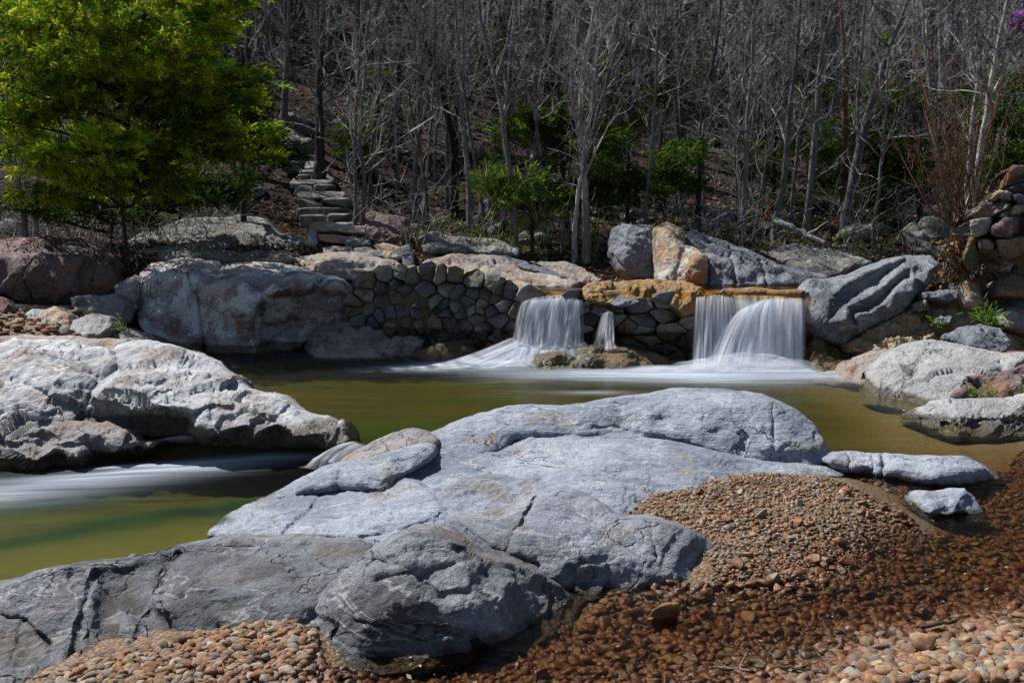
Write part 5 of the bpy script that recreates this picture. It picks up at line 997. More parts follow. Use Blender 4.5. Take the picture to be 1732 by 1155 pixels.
TT = [('slender white barked tree forking in front of the green pines', [(992,398),(988,330),(985,260),(983,200),(990,120),(1000,60),(1012,-20)], 22.4, .085, 'pale', 26, 1, [[(986,250),(1000,190),(1008,110),(1024,40)]]),
 ('thin pale stem leaning against the white barked tree', [(972,385),(978,320),(982,290),(984,240)], 22.3, .05, 'pale', 6, 2, []),
 ('thin peeled pole standing left of a pair beside the steps', [(600,382),(600,320),(597,240),(600,150),(604,60),(606,-20)], 23.4, .05, 'grey', 20, 3, []),
 ('thin peeled pole standing right of a pair beside the steps', [(613,380),(614,300),(606,220),(612,130),(618,60),(630,-20)], 23.3, .055, 'grey', 20, 4, []),
 ('dark trunk rising just behind the top of the staircase', [(541,288),(540,220),(538,150),(540,80),(543,-20)], 28.5, .15, 'dark', 18, 5, []),
 ('thick dark trunk standing behind the thin peeled poles', [(768,260),(766,180),(764,100),(762,40),(760,-20)], 31, .21, 'dark', 16, 6, []),
 ('thick brown trunk rising behind the green pines', [(926,260),(926,180),(928,110),(925,40),(928,-20)], 31, .24, 'dark', 14, 7, []),
 ('tall grey trunk slanting up to the right above the tilted boulder', [(1432,362),(1448,280),(1468,200),(1490,130),(1512,70),(1548,-20)], 25.5, .14, 'grey', 24, 8, []),
 ('grey trunk slanting to the right with crossing twigs in the middle of the slope', [(1040,190),(1058,130),(1078,70),(1096,10),(1102,-20)], 30, .16, 'grey', 16, 9, []),
 ('reddish brown straight trunk beside the slanting grey trunk', [(1428,345),(1430,250),(1432,160),(1432,80),(1430,-20)], 27, .11, 'red', 18, 10, []),
 ('grey trunk bending gently above the main waterfall', [(1312,372),(1328,300),(1336,220),(1346,130),(1352,60),(1358,-20)], 24.5, .09, 'grey', 24, 11, []),
 ('straight grey trunk between the bending tree and the reddish trunk', [(1364,388),(1374,300),(1382,200),(1386,120),(1396,60),(1420,-20)], 25, .10, 'grey', 22, 12, []),
 ('straight dark grey sapling above the tan block', [(1258,372),(1261,290),(1262,200),(1268,120),(1266,40),(1270,-20)], 24, .065, 'grey', 24, 13, []),
 ('dark slim trunk left of the straight sapling above the tan block', [(1180,372),(1184,290),(1190,200),(1200,140),(1215,80),(1225,-20)], 24.5, .07, 'dark', 24, 14, []),
 ('pale leaning trunk rising behind the reddish shrub', [(1640,350),(1655,260),(1668,160),(1682,80),(1700,-20)], 20.5, .085, 'pale', 24, 15, [[(1666,180),(1700,120),(1740,70)]]),
 ('twin pale stem beside the leaning trunk behind the reddish shrub', [(1632,355),(1642,270),(1650,190),(1662,110),(1656,40),(1664,-20)], 20.8, .06, 'pale', 20, 16, []),
 ('thin grey trunk beside the dark evergreen right of the slanting trunk', [(1478,384),(1488,300),(1496,220),(1500,160),(1502,80)], 24, .045, 'grey', 20, 17, []),
 ('slim grey tree with arching twigs in the middle of the slope', [(700,330),(706,250),(712,170),(708,100),(716,40),(720,-20)], 27, .075, 'grey', 26, 18, []),
 ('slim grey tree with a crooked stem right of the thick dark trunk', [(795,318),(786,240),(778,170),(780,90),(788,-20)], 26.5, .075, 'pale', 24, 19, []),
 ('dark crooked tree leaning over the thin peeled poles', [(768,250),(756,190),(742,130),(718,70),(690,20),(672,-20)], 27.5, .09, 'dark', 18, 20, []),
 ('grey tree standing alone left of the dark trunk above the staircase', [(480,200),(484,140),(486,80),(486,20),(486,-20)], 32, .12, 'grey', 16, 21, []),
 ('dark straight trunk at the right edge of the evergreen', [(422,180),(421,120),(418,60),(420,-20)], 30, .12, 'dark', 14, 22, []),
 ('pale crooked sapling at the left frame edge under the evergreen', [(40,345),(30,290),(14,240),(4,200)], 21.5, .055, 'pale', 14, 23, []),
 ('thin pale sapling leaning right at the left frame edge', [(60,360),(40,320),(22,280),(6,240),(-10,200)], 21.6, .04, 'pale', 12, 24, [])]
for lab, pts, Y, r0, bk, nb, sd, ex in TT: traced_tree(lab, pts, Y, r0, bk, nb, 400 + sd, extra=ex)

# reddish many-stemmed shrub with flood debris at its foot
rs = np.random.RandomState(21); base = at(1630, 452, 16.9); e = empty('shrub', Vector(base)); tag(e, 'reddish many-stemmed bare shrub rooted beside the ruined wall', 'shrub')
st, rt, db_, tw = Acc(), Acc(), Acc(), Acc()
for k in range(26):
    u0 = rs.uniform(1612, 1648); top = (1560 + rs.normal() * 45 if k % 3 else 1690 + rs.normal() * 25, rs.uniform(60, 260)); mid = (u0 * .7 + top[0] * .3 + rs.normal() * 8, 330 + rs.normal() * 15)
    Yk = 16.9 + rs.normal() * .15; P = np.array([at(u0, 450 + rs.uniform(-5, 10), 16.9), at(u0 + rs.normal() * 6, 390, 16.9), at(*mid, Yk), at((mid[0] + top[0]) / 2 + rs.normal() * 6, (mid[1] + top[1]) / 2, Yk + rs.normal() * .2), at(*top, Yk + rs.normal() * .4)])
    m = np.linspace(0, 4, 17); j = np.minimum(m.astype(int), 3); P = P[j] + (P[j + 1] - P[j]) * (m - j)[:, None]; P += np.cumsum(rs.normal(size=P.shape), 0) * .006
    rd = np.linspace(rs.uniform(.018, .032), .004, 17); tube(st, P - base, rd, 5); limbs(tw, rs, P - base, rd, 9, f0=.4, lmax=.9, lmin=.3, twigs=3, sub=1, rmin=.004, spread=(40, 75))
for k in range(90):
    P = wander(rs, at(rs.uniform(1606, 1660), rs.uniform(420, 470), 16.7), (rs.normal() * .8, -.3 + rs.normal() * .3, -.5 + rs.normal() * .5), rs.uniform(.2, .8), 5, .3); tube(rt, P - base, np.linspace(.014, .005, 6), 4)
for k in range(900):
    c = at(rs.normal(1625, 16), rs.uniform(410, 480), 16.65) + rs.normal(size=3) * .05; V, F = np.array([(-1, 0, 0), (0, -.6, .2), (1, 0, 0), (0, .6, .1)]) * rs.uniform(.02, .05), np.array([(0, 1, 2, 3)])
    V = V @ np.array(Euler(tuple(rs.uniform(0, 6, 3))).to_matrix()).T + c - base; db_.add(V, F, np.array([.30, .17, .08]) * rs.uniform(.4, 1.3))
for a, nm, m in ((st, 'stems', MB['red']), (tw, 'branches', MB['red']), (rt, 'roots', MB['grey']), (db_, 'flood_debris', M_litter)): o = a.build(nm, m, parent=e); o.location = (0, 0, 0)

# ------------------------------------------------------------------ evergreens
def spray(acc, rs, c, d, L, n, col, wdt=.012):
    """a feathery spray: thin pointed blades along a twig direction"""
    d = d / np.linalg.norm(d); k = n
    t = rs.uniform(0, 1, k)[:, None]; o = c + d * L * t + rs.normal(size=(k, 3)) * L * .10
    dd = d + rs.normal(size=(k, 3)) * .38; dd /= np.linalg.norm(dd, axis=1)[:, None]
    s = np.cross(dd, rs.normal(size=(k, 3))); s /= np.linalg.norm(s, axis=1)[:, None] + 1e-9
    ln = L * rs.uniform(.3, .6, (k, 1)); wv = wdt * rs.uniform(.6, 1.5, (k, 1))
    V = np.stack([o - s * wv, o + dd * ln * .5 - s * wv * 1.2, o + dd * ln, o + dd * ln * .5 + s * wv * 1.2], 1).reshape(-1, 3)
    acc.add(V, np.arange(4 * k).reshape(k, 4), np.repeat(col * rs.uniform(.75, 1.25, (k, 1)), 4, 0))
def evergreen(label, boughs, trunk, Y, r0, seed, cols, spr=.30, nb=14, name='evergreen_tree', wdt=.012, dens=1.0):
    """boughs: (u, v, Y, half width px, half height px, sprays, tone)"""
    rs = np.random.RandomState(seed); T = np.array([at(u, v, Y) for u, v in trunk]); T[0, 2] = min(T[0, 2], float(hz(T[:1, 0], T[:1, 1])[0])); base = T[0].copy()
    e = empty(name, Vector(base)); tag(e, label, 'tree'); tr, fo = Acc(), Acc(); br = tr
    m = np.linspace(0, len(T) - 1, 18); j = np.minimum(m.astype(int), len(T) - 2); S = T[j] + (T[j + 1] - T[j]) * (m - j)[:, None]; S[0, 2] -= .3
    tube(tr, S - base, np.linspace(r0, r0 * .3, 18), 8)
    for (u, v, Yb, ru, rv, ns, tone) in boughs:
        ns = int(ns * dens)
        c = at(u, v, Yb); rx = ru * Yb / FPX; rz = rv * Yb / FPX; ry = rx * .8
        a = S[np.argmin(np.abs(S[:, 2] - (c[2] - .1 - .25 * abs(c[0] - S[0, 0]))))]
        B = np.array([a + (c - a) * s + np.array([0, 0, .25 * math.sin(s * math.pi) * rz]) for s in np.linspace(0, 1, 8)]) + rs.normal(size=(8, 3)) * .03
        tube(br, B - base, np.linspace(.045, .012, 8), 5)
        for _ in range(max(3, ns // 60)):
            d = rs.normal(size=3) * np.array([rx, ry, rz]) * .6; tube(br, wander(rs, c - base - d * .2, d, np.linalg.norm(d) * 1.2, 5, .15), np.linspace(.018, .005, 6), 3)
        nl = max(4, ns // 40); lc = rs.normal(size=(nl, 3)) * np.array([rx, ry, rz]) * .55; lt = rs.uniform(.55, 1.3, nl)
        for _ in range(ns):
            q = rs.randint(nl); p = lc[q] + rs.normal(size=3) * np.array([rx * .30, ry * .3, rz * .22]); out = p / np.array([rx, ry, rz]); 
            d = np.array([p[0], p[1], 0]) / (np.hypot(p[0], p[1]) + .05) + rs.normal(size=3) * .5 + np.array([0.45, 0, -.10])
            col = np.array(cols[rs.randint(len(cols))]) * tone * lt[q]
            spray(fo, rs, c + p - base, d, spr * rs.uniform(.6, 1.3), nb, col, wdt)
    for a, nm, mm in ((tr, 'trunk', MB['dark']), (fo, 'crown', M_leaf)): o = a.build(nm, mm, parent=e, smooth=nm != 'crown'); o.location = (0, 0, 0)
    return e
YG = [(.30, .46, .03), (.42, .54, .03), (.17, .31, .03), (.48, .50, .04)]
DG = [(.035, .065, .015), (.05, .085, .018), (.03, .05, .015)]
MG = [(.07, .12, .018), (.09, .14, .02), (.05, .09, .015)]
evergreen('large bright yellow green evergreen overhanging the left bank', [
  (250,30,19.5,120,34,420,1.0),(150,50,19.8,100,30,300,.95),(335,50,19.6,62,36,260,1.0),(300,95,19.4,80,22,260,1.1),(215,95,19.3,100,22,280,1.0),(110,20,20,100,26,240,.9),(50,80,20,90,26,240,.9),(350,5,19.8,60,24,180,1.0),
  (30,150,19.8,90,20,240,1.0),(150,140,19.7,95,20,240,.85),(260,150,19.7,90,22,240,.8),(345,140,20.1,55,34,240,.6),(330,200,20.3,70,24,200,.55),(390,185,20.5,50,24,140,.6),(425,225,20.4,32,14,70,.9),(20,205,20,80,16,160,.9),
  (210,235,19.4,60,12,150,1.2),(125,250,19.1,70,13,200,1.3),(180,280,19.0,52,12,150,1.3),(75,285,19.1,50,10,100,1.1),(250,265,19.8,55,18,120,.6),(360,262,20.6,65,16,150,.5),(290,225,20.2,65,16,150,.6),(100,195,20,85,16,180,.8),(0,255,20.2,60,14,110,.9),(10,20,20.4,70,24,140,.8),  # lower front boughs toned up to look sunlit, right-hand ones down for shade
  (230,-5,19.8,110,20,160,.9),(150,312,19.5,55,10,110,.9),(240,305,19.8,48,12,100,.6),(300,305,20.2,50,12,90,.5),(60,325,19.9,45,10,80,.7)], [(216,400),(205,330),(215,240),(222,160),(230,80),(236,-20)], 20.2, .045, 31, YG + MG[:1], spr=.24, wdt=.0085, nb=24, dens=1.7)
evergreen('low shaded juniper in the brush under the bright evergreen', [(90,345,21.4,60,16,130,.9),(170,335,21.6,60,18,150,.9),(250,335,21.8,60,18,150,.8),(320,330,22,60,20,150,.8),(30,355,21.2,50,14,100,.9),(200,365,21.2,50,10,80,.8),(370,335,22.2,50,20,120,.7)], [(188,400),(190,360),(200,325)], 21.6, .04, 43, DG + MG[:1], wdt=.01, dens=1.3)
evergreen('dark evergreen behind the bright one near the top of the staircase', [(400,250,23,60,40,200,.8),(440,240,23,40,40,150,.8),(370,300,22.5,60,30,140,.7),(450,200,23.5,30,30,90,.8),(410,160,24,40,60,160,.7)], [(410,345),(412,280),(412,200),(414,110)], 23.4, .08, 32, DG + MG[:1])
evergreen('ragged dark green pine behind the white barked tree', [(918,215,24.5,45,25,170,1.4),(880,210,24.6,30,20,90,1.1),(960,240,24.4,45,30,170,1.0),(905,235,24.3,60,25,200,1.2),(1000,200,25,50,40,150,.7),(1040,90,28,35,40,140,1.0),(1050,140,27.5,40,50,180,.9),(1030,180,26.5,45,40,160,.8),(930,170,26,25,30,90,1.0)],
  [(962,350),(950,260),(945,180),(944,120)], 24.6, .07, 33, MG + DG)
evergreen('low bushy green cedar at the foot of the slope left of the white barked tree', [(840,300,23.4,30,18,120,1.8),(880,310,23.0,40,25,170,1.7),(915,340,22.6,40,25,150,1.6),(865,335,22.8,30,15,90,2.0),(960,310,23.2,45,30,170,.9),(1010,300,23.4,40,30,150,.9),(1000,260,23.8,45,35,150,.8)], [(900,388),(900,340),(898,300)], 23, .05, 34, MG)
evergreen('low dark cedar right of the white barked tree', [(1100,300,24,45,28,170,1.0),(1140,310,23.8,45,30,170,1.1),(1160,275,24.2,30,30,120,1.0),(1080,320,23.6,40,20,120,1.0)], [(1124,372),(1125,310),(1126,260)], 24, .05, 35, MG + DG)
LG = [(.08, .14, .03), (.11, .17, .035), (.06, .11, .03)]
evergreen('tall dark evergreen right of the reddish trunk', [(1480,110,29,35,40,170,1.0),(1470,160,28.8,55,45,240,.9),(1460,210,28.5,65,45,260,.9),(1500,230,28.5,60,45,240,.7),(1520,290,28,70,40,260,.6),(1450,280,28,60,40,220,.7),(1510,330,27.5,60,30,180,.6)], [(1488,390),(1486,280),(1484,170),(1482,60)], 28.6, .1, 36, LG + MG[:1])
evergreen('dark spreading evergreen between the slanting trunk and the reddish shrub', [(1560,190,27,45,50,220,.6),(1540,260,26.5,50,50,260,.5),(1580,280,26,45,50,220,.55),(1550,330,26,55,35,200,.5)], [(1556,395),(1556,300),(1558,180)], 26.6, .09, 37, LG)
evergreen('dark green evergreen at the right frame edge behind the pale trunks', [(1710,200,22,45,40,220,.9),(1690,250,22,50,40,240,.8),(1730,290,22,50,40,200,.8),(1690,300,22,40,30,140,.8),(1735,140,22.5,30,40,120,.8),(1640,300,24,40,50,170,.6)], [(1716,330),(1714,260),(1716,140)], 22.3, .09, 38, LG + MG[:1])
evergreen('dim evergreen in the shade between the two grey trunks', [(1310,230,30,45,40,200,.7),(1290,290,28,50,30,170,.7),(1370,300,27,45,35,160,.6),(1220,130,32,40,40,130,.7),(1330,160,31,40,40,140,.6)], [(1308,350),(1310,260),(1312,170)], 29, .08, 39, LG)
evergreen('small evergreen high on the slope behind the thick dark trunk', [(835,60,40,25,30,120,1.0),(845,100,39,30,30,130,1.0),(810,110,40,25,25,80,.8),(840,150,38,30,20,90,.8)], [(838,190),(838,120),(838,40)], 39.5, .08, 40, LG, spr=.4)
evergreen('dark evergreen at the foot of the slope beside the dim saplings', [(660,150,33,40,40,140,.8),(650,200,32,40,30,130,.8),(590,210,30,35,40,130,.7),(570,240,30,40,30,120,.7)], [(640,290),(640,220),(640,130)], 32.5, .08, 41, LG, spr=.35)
evergreen('purple blossoming redbud at the top right corner', [(1735,35,24,20,14,60,1.0),(1725,45,24,12,8,30,1.0)], [(1765,330),(1760,180),(1745,60),(1735,20)], 24, .05, 42, [(.35, .12, .42), (.42, .16, .5)], spr=.15, name='redbud_tree', wdt=.02)

# fallen logs
def log(label, pts, Y, r, mat, seed, stubs=5):
    rs = np.random.RandomState(seed); P = np.array([at(u, v, y) for u, v, y in pts]); base = P[0].copy(); acc = Acc()
    m = np.linspace(0, len(P) - 1, 14); j = np.minimum(m.astype(int), len(P) - 2); S = P[j] + (P[j + 1] - P[j]) * (m - j)[:, None] + rs.normal(size=(14, 3)) * .015
    tube(acc, S - base, np.linspace(r, r * .55, 14), 9)
    for _ in range(stubs):
        B = wander(rs, S[rs.randint(3, 12)] - base, rs.normal(size=3) + np.array([0, 0, .6]), rs.uniform(.3, 1.1), 6, .2); tube(acc, B, np.linspace(r * .4, .01, 7), 5)
    o = acc.build('fallen_log', MB[mat], origin=np.zeros(3)); o.location = base; tag(o, label, 'log')
log('dark fallen log with broken limbs under the evergreen', [(225,372,21.6),(270,350,22),(310,335,22.4),(345,318,22.8)], 22, .11, 'dark', 1)
log('second dark log crossing the broken one under the evergreen', [(238,330,22),(275,352,21.9),(300,360,21.8)], 22, .08, 'dark', 2)
log('thin pale fallen branch across the shaded left bank', [(225,278,23),(250,285,22.8),(285,294,22.6),(315,288,22.4)], 22, .025, 'pale', 3)
log('long grey log lying on the slope above the back ridge', [(1310,372,24),(1345,388,23.6),(1395,412,23.1)], 24, .09, 'pale', 4, 2)
log('brown log half buried behind the back ridge', [(1270,355,25),(1300,370,24.6),(1330,378,24.4)], 24, .07, 'red', 5, 2)

# boulders scattered on the slope
proto = []
for k in range(6):
    V, F = stone_geo(900 + k, 4, 7, .6, 0, .18); V = V + .03 * np.stack([fbm(V, 3, 3, off=1), fbm(V, 3, 3, off=5), fbm(V, 3, 3, off=9)], 1)
    proto.append(mk('slope_boulder', V, F, MR['hill']))
rs = np.random.RandomState(77)
spots = [(800,268,.55),(772,270,.5),(845,352,.45),(870,352,.35),(825,350,.4),(1060,372,.4),(1090,380,.3),(500,225,.9),(485,240,.8),(510,262,.6),(470,262,.6),(1200,362,.4),(1220,375,.4),(1290,390,.45),(1330,398,.4),(1480,400,.55),(1440,408,.5),(1545,408,.55),(1585,402,.6),(1150,365,.35)]
for k in range(95):
    if k < len(spots):
        u, v, s = spots[k]; Y = 22.0
        for Y in np.arange(21.5, 60, .2):
            p = at(u, v, float(Y)); 
            if float(hz(p[:1], p[1:2])[0]) > p[2]: break
        x, y = p[0], p[1]
    else:
        y = 21.8 + 26 * rs.rand() ** 1.4; x = rs.uniform(-.56, .56) * y; s = rs.uniform(.15, .6)
        if -7 < x < -4.2 and y < 31: continue
    o = proto[k % 6] if k < 6 else proto[k % 6].copy()
    if k >= 6: C.objects.link(o)
    o.location = (x, y, float(hz(np.array([x]), np.array([y]))[0]) + .15 * s); o.scale = (s, s * .9, s * rs.uniform(.7, 1.1)); o.rotation_euler = (rs.normal() * .2, rs.normal() * .2, rs.uniform(0, 6.28))
    tag(o, 'lichen grey boulder half buried in dead leaves on the wooded slope', 'boulder', 'boulders scattered on the slope')
relief('mossy_boulder', 'boulder with a yellow moss cap above the top of the staircase', 'boulder', MR['hill'], [(455,262,31),(452,230,31.4),(470,212,31.8),(500,220,31.8),(522,236,31.6),(520,268,30.8),(480,275,30.6)], [(480,240,30.6)], step=2.5, blur=3, rnd=(5, .2), disp=((1, .12), (4, .05)), T=1.5, curve=False)

# dead leaves over the slope and banks
rs = np.random.RandomState(5); N = 60000
y = 20.5 + 34 * rs.rand(N) ** 1.6; x = rs.uniform(-.6, .6, N) * y; z = hz(x, y)
c = np.stack([x, y, z + .02], 1); a = rs.uniform(0, 6.28, N); s = rs.uniform(.03, .075, N) * (y / 24) ** .6
t1 = np.stack([np.cos(a), np.sin(a), rs.normal(size=N) * .5], 1) * s[:, None]; t2 = np.stack([-np.sin(a), np.cos(a), rs.normal(size=N) * .5 + .25], 1) * s[:, None] * .65
V = np.stack([c - t1, c - t2, c + t1, c + t2], 1).reshape(-1, 3)
pal = np.array([(.22, .14, .08), (.30, .22, .15), (.15, .09, .05), (.26, .20, .16), (.33, .27, .21), (.10, .07, .05)])
o = mk('leaf_litter', V, np.arange(4 * N).reshape(N, 4), M_litter, smooth=False, attrs={'col': np.repeat(pal[rs.randint(6, size=N)] * rs.uniform(.4, .95, (N, 1)), 4, 0)}); tag(o, 'dead brown leaves covering the wooded slope', 'leaves', kind='stuff')
# green shoots: small tufts on the banks
def tuft(label, u, v, Y, n, L, col, seed):
    rs = np.random.RandomState(seed); b = at(u, v, Y); acc = Acc()
    for _ in range(n): spray(acc, rs, rs.normal(size=3) * .03, np.array([rs.normal() * .7, rs.normal() * .5 - .2, rs.uniform(.2, 1)]), L * rs.uniform(.5, 1), 3, np.array(col), .009)
    o = acc.build('grass_tuft', M_leaf, smooth=False, origin=np.zeros(3)); o.location = b; tag(o, label, 'grass')
tuft('bright green grass tuft hanging beside the blue grey boulder', 1672, 548, 15.4, 40, .35, (.14, .26, .03), 1)
tuft('small green tuft on the concrete bank', 1584, 548, 15.7, 16, .15, (.16, .24, .03), 2)
tuft('green tuft in the corner under the brown broken face', 1642, 668, 12.2, 18, .14, (.16, .24, .03), 3)
tuft('second green tuft under the brown broken face', 1670, 668, 12.2, 18, .14, (.16, .24, .03), 4)
tuft('green tuft at the right frame edge on the pale block', 1726, 668, 12.2, 14, .14, (.16, .24, .03), 5)
tuft('small green tuft at the foot of the leaning slab', 212, 560, 16.3, 16, .25, (.14, .20, .03), 6)
tuft('dry tan grass tuft in the cleft of the whaleback rock', 815, 752, 9.2, 10, .16, (.34, .25, .12), 7)
tuft('dry leaf rosette on the gravel beside the domed rock', 506, 1072, 5.38, 22, .07, (.36, .22, .12), 8)
tuft('green leafy sprigs on the shaded left bank', 110, 382, 21.3, 60, .5, (.07, .12, .02), 9)
rs = np.random.RandomState(8); acc = Acc()
for _ in range(420):
    y = 22 + 4 * rs.rand(); x = rs.uniform(-.05, .5) * y if rs.rand() < .7 else rs.uniform(-.12, .12) * y
    spray(acc, rs, np.array([x, y, float(hz(np.array([x]), np.array([y]))[0])]) + rs.normal(size=3) * .05, np.array([rs.normal() * .6, rs.normal() * .6, 1]), rs.uniform(.15, .5), 6, np.array([.08, .12, .025]) * rs.uniform(.6, 1.8), .014)
o = acc.build('green_undergrowth', M_leaf, smooth=False); tag(o, 'scattered green shoots among the leaves at the foot of the slope', 'undergrowth', kind='stuff')

# ------------------------------------------------------------------ gravel and stones
PAL = np.array([.61, .56, .49]) * np.array([(.40, .25, .13), (.34, .19, .09), (.46, .33, .20), (.30, .24, .20), (.36, .35, .35), (.26, .15, .09), (.50, .42, .32), (.24, .23, .24), (.40, .20, .10), (.44, .29, .18), (.33, .17, .12)])
tmpl = [stone_geo(1500 + k, 1, 5, .6, 0, .2) for k in range(10)]; tmpl2 = [stone_geo(1600 + k, 2, 13, .6, 0, .12) for k in range(10)]
rs = np.random.RandomState(9)
zones = [([(1020,872),(1060,846),(1130,822),(1225,804),(1290,790),(1410,794),(1490,822),(1570,868),(1565,900),(1500,930),(1460,980),(1350,1000),(1230,1010),(1200,930),(1120,890)], 22000, (.0045, .032), .2),
         ([(1040,990),(1230,1000),(1450,970),(1560,900),(1640,890),(1760,880),(1760,1180),(900,1180),(880,1120),(980,1060)], 9500, (.009, .065), .35),
         ([(1300,1180),(1350,1120),(1450,1080),(1560,1060),(1650,1020),(1760,990),(1760,1180)], 4500, (.009, .07), .6),
         ([(10,1180),(60,1140),(180,1104),(320,1082),(470,1056),(530,1062),(540,1120),(600,1150),(640,1180)], 7000, (.006, .055), .4),
         ([(1400,800),(1560,815),(1700,800),(1760,720),(1760,900),(1600,890),(1560,860)], 2500, (.02, .06), .2),
         ([(540,1150),(700,1145),(850,1112),(960,1050),(980,1180),(540,1180)], 2600, (.008, .05), .3),
         ([(-60,500),(130,500),(215,530),(240,575),(120,585),(-60,590)], 2200, (.03, .16), .2)]
acc = Acc(); acc_n = []
for reg, n, (s0, s1), big in zones:
    reg = np.array(reg, float); lo, hi = reg.min(0), reg.max(0); q = lo + rs.rand(n * 3, 2) * (hi - lo); q = q[inpoly(q, reg)][:n]
    d = rays(q[:, 0], q[:, 1]); zr = (.12, -.04, .03, .06, -.08, -.06, .72)[len(acc_n)]; acc_n.append(1); t_ = (zr - H) / d[:, 2]; X = d[:, 0] * t_; Yy = d[:, 1] * t_; zz = bedz(X, Yy)
    sz = s0 + (s1 - s0) * rs.rand(len(q)) ** 4.0; k = rs.randint(10, size=len(q)); a = rs.uniform(0, 6.28, len(q)); tl = rs.normal(size=len(q)) * .3
    for i in range(len(q)):
        V, F = (tmpl2 if sz[i] > .03 else tmpl)[k[i]]
        acc.add(rotz(V, a[i], tl[i], a[i] * 3) * sz[i] + np.array([X[i], Yy[i], zz[i] + sz[i] * .25]), F, PAL[rs.randint(len(PAL))] * rs.uniform(.65, 1.15))
o = acc.build('gravel', M_peb, smooth=False); tag(o, 'loose orange brown and grey river gravel', 'gravel', kind='stuff')
# larger stones one by one
LARGE = [stone_geo(1700 + k, 3, 15, .66, 0, .12) for k in range(12)]
SG = [('stone lying in the shallow amber water among many alike', 'stones in the amber shallows', [(960,1060),(1230,1010),(1560,900),(1740,890),(1740,1010),(1560,1060),(1340,1110),(1000,1170),(900,1140)], 120, (.03, .085)),
      ('dry stone on the gravel bank at the lower right corner among many alike', 'stones on the lower right gravel bank', [(1300,1160),(1360,1110),(1470,1070),(1600,1050),(1740,1000),(1740,1160)], 110, (.025, .08)),
      ('small stone on the tan gravel bar among many alike', 'stones on the gravel bar', [(1180,850),(1300,815),(1450,830),(1540,870),(1450,960),(1300,1000),(1230,990)], 80, (.022, .075)),
      ('stone in the gravel along the foot of the long low rock', 'stones below the long low rock', [(90,1150),(260,1105),(480,1075),(520,1110),(580,1160)], 40, (.025, .07))]
meshes = {}
def stone_obj(k, col, x, y, z, s, rz, tilt, label, group=None, sc3=(1, 1, 1), name='river_stone'):
    key = (k, col)
    if key not in meshes:
        V, F = LARGE[k]; V = V + .02 * np.stack([fbm(V, 4, 3, off=k), fbm(V, 4, 3, off=k + 5), fbm(V, 4, 3, off=k + 9)], 1)
        meshes[key] = mk(name, V, F, M_peb, attrs={'col': np.broadcast_to(PAL[col], (len(V), 3))}); o = meshes[key]
    else: o = meshes[key].copy(); C.objects.link(o)
    o.location = (x, y, z); o.scale = (s * sc3[0], s * sc3[1], s * sc3[2]); o.rotation_euler = (tilt, tilt * .6, rz); o.name = name; tag(o, label, 'stone', group)
    if not group and 'group' in o: del o['group']
    return o
for lab, grp, reg, n, (s0, s1) in SG:
    reg = np.array(reg, float); lo, hi = reg.min(0), reg.max(0); c = 0
    while c < n:
        q = lo + rs.rand(2) * (hi - lo)
        if not inpoly(q[None], reg)[0]: continue
        p = at(q[0], q[1], 0.03); z = surf(p[0], p[1]); s = s0 + (s1 - s0) * rs.rand() ** 1.7; c += 1
        stone_obj(rs.randint(12), rs.randint(len(PAL)), p[0], p[1], z + s * .35, s, rs.uniform(0, 6.28), rs.normal() * .25, lab, grp)
for u, v, wpx, k, col, lab, s3, tl in [
  (1125,1032,34,0,0,'pointed orange stone standing at the edge of the amber shallows',(1,.9,1.9),.1),(912,1122,36,1,0,'large pale orange stone in front of the domed rock',(1,.9,1.2),.3),
  (950,1138,24,2,7,'flat dark grey stone beside the large pale orange stone',(1,.8,.6),0),(855,1148,38,3,6,'pale tan stone at the bottom edge left of the large orange stone',(1,.9,.8),.2),
  (1310,978,18,4,4,'smooth light grey egg-shaped stone at the foot of the gravel bar',(1,.9,1.3),0),(1076,1020,28,5,10,'flat reddish stone leaning beside the pointed orange stone',(1,.7,.7),.5),
  (1020,1032,22,6,6,'round tan stone in front of the tip of the domed rock',(1,1,1.2),0),(1186,998,26,7,10,'flat pinkish oval stone at the end of the humped rock',(1,.7,.6),.1),
  (1192,1020,24,8,8,'faceted reddish stone below the pinkish oval stone',(1,.9,1.1),.3),(1268,1020,24,9,6,'blocky pale yellow stone in the amber shallows',(1,.9,1.0),.2),
  (1232,915,16,10,4,'pale bluish stone beside the rounded end of the humped rock',(1.1,.8,.7),.1),(1560,1110,34,11,9,'tall tan stone on the lower right gravel bank',(1,.9,1.4),.2),
  (1485,1100,26,0,3,'rounded brown stone left of the tall tan stone',(1,.9,1),0),(655,1152,24,1,4,'grey pebble at the bottom edge under the domed rock',(1,.8,.7),0),
  (488,1148,30,2,6,'pale greenish stone on the gravel at the bottom edge',(1,.9,.9),.3),(1660,1050,28,4,6,'long pale flat stone on the right gravel bank',(1.3,.7,.5),.1),(1640,1020,30,6,3,'grey flat stone behind the long pale stone',(1.2,.7,.6),.1),(470,1100,22,8,0,'rusty flat stone below the long low rock',(1.2,.8,.6),.2)]:
    p = at(u, v, .03); z = surf(p[0], p[1]); s = wpx * p[1] / FPX; stone_obj(k, col, p[0], p[1], z + s * .4 * s3[2], s, k * 1.3, tl, lab, None, s3)
N = 260; rl = np.random.RandomState(51)
q = np.stack([rl.uniform(0, 1732, N), rl.uniform(830, 1150, N)], 1); q = q[((q[:, 0] > 1050) | (q[:, 1] > 1085)) & (q[:, 0] - 0 > 60)]
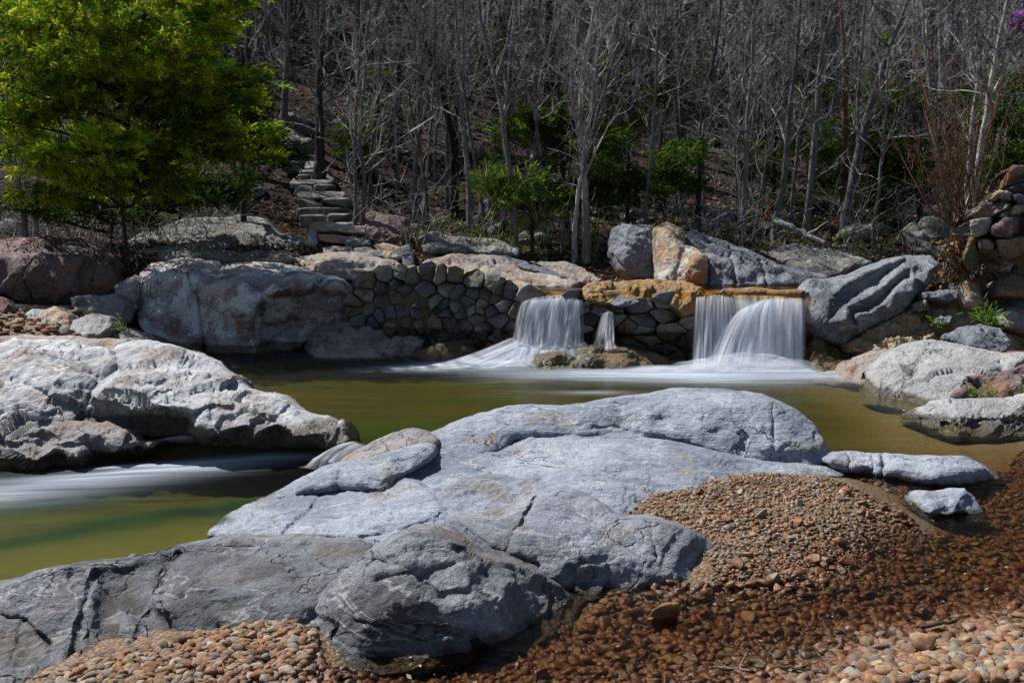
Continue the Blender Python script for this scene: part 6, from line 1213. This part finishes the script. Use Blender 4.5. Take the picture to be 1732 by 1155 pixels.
pts = np.array([at(a, b, .03) for a, b in q]); pts[:, 2] = np.maximum(bedz(pts[:, 0], pts[:, 1]) + .035, .008); n_ = len(pts); a = rl.uniform(0, 6.28, n_); s_ = rl.uniform(.008, .022, n_)
t1 = np.stack([np.cos(a), np.sin(a), rl.normal(size=n_) * .3], 1) * s_[:, None]; t2 = np.stack([-np.sin(a), np.cos(a), rl.normal(size=n_) * .3], 1) * s_[:, None] * .55
V = np.stack([pts - t1, pts - t2, pts + t1, pts + t2], 1).reshape(-1, 3)
o = mk('leaf_debris', V, np.arange(4 * n_).reshape(n_, 4), M_litter, smooth=False, attrs={'col': np.repeat(pal[rl.randint(6, size=n_)], 4, 0)}); tag(o, 'dead leaf scraps strewn over the gravel and shallows', 'leaves', kind='stuff')
# driftwood sticks
def stick(label, pts, r, seed, bark='grey'):
    rs = np.random.RandomState(seed); P = np.array([at(u, v, z) for u, v, z in pts]); base = P[0].copy(); m = np.linspace(0, len(P) - 1, 10); j = np.minimum(m.astype(int), len(P) - 2)
    S = P[j] + (P[j + 1] - P[j]) * (m - j)[:, None] + rs.normal(size=(10, 3)) * .004; acc = Acc(); tube(acc, S - base, np.linspace(r, r * .5, 10), 6)
    for _ in range(2): B = wander(rs, S[rs.randint(3, 8)] - base, rs.normal(size=3) * .5 + (S[-1] - S[0]), .12, 4, .2); tube(acc, B, np.linspace(r * .5, .002, 5), 4)
    o = acc.build('stick', MB[bark], origin=np.zeros(3)); o.location = base; tag(o, label, 'stick')
stick('thin pale straight twig lying in the shallows near the bottom edge', [(1198,1126,.01),(1230,1128,.01),(1264,1132,.01)], .006, 1, 'pale')
stick('dark brown stick lying across stones near the bottom edge', [(1315,1124,.03),(1350,1132,.04),(1400,1137,.05)], .009, 2, 'dark')
stick('dark driftwood branch stranded on the right gravel bank', [(1555,1060,.05),(1600,1052,.10),(1640,1040,.12)], .014, 3, 'dark')
stick('grey twig poking out of the bottom edge gravel', [(1322,1140,.02),(1340,1156,.04)], .008, 4)
stick('bent dry twig wedged in the cleft above the humped rock', [(885,952,5.95),(905,956,6.0),(925,954,6.1)], .007, 5, 'pale')
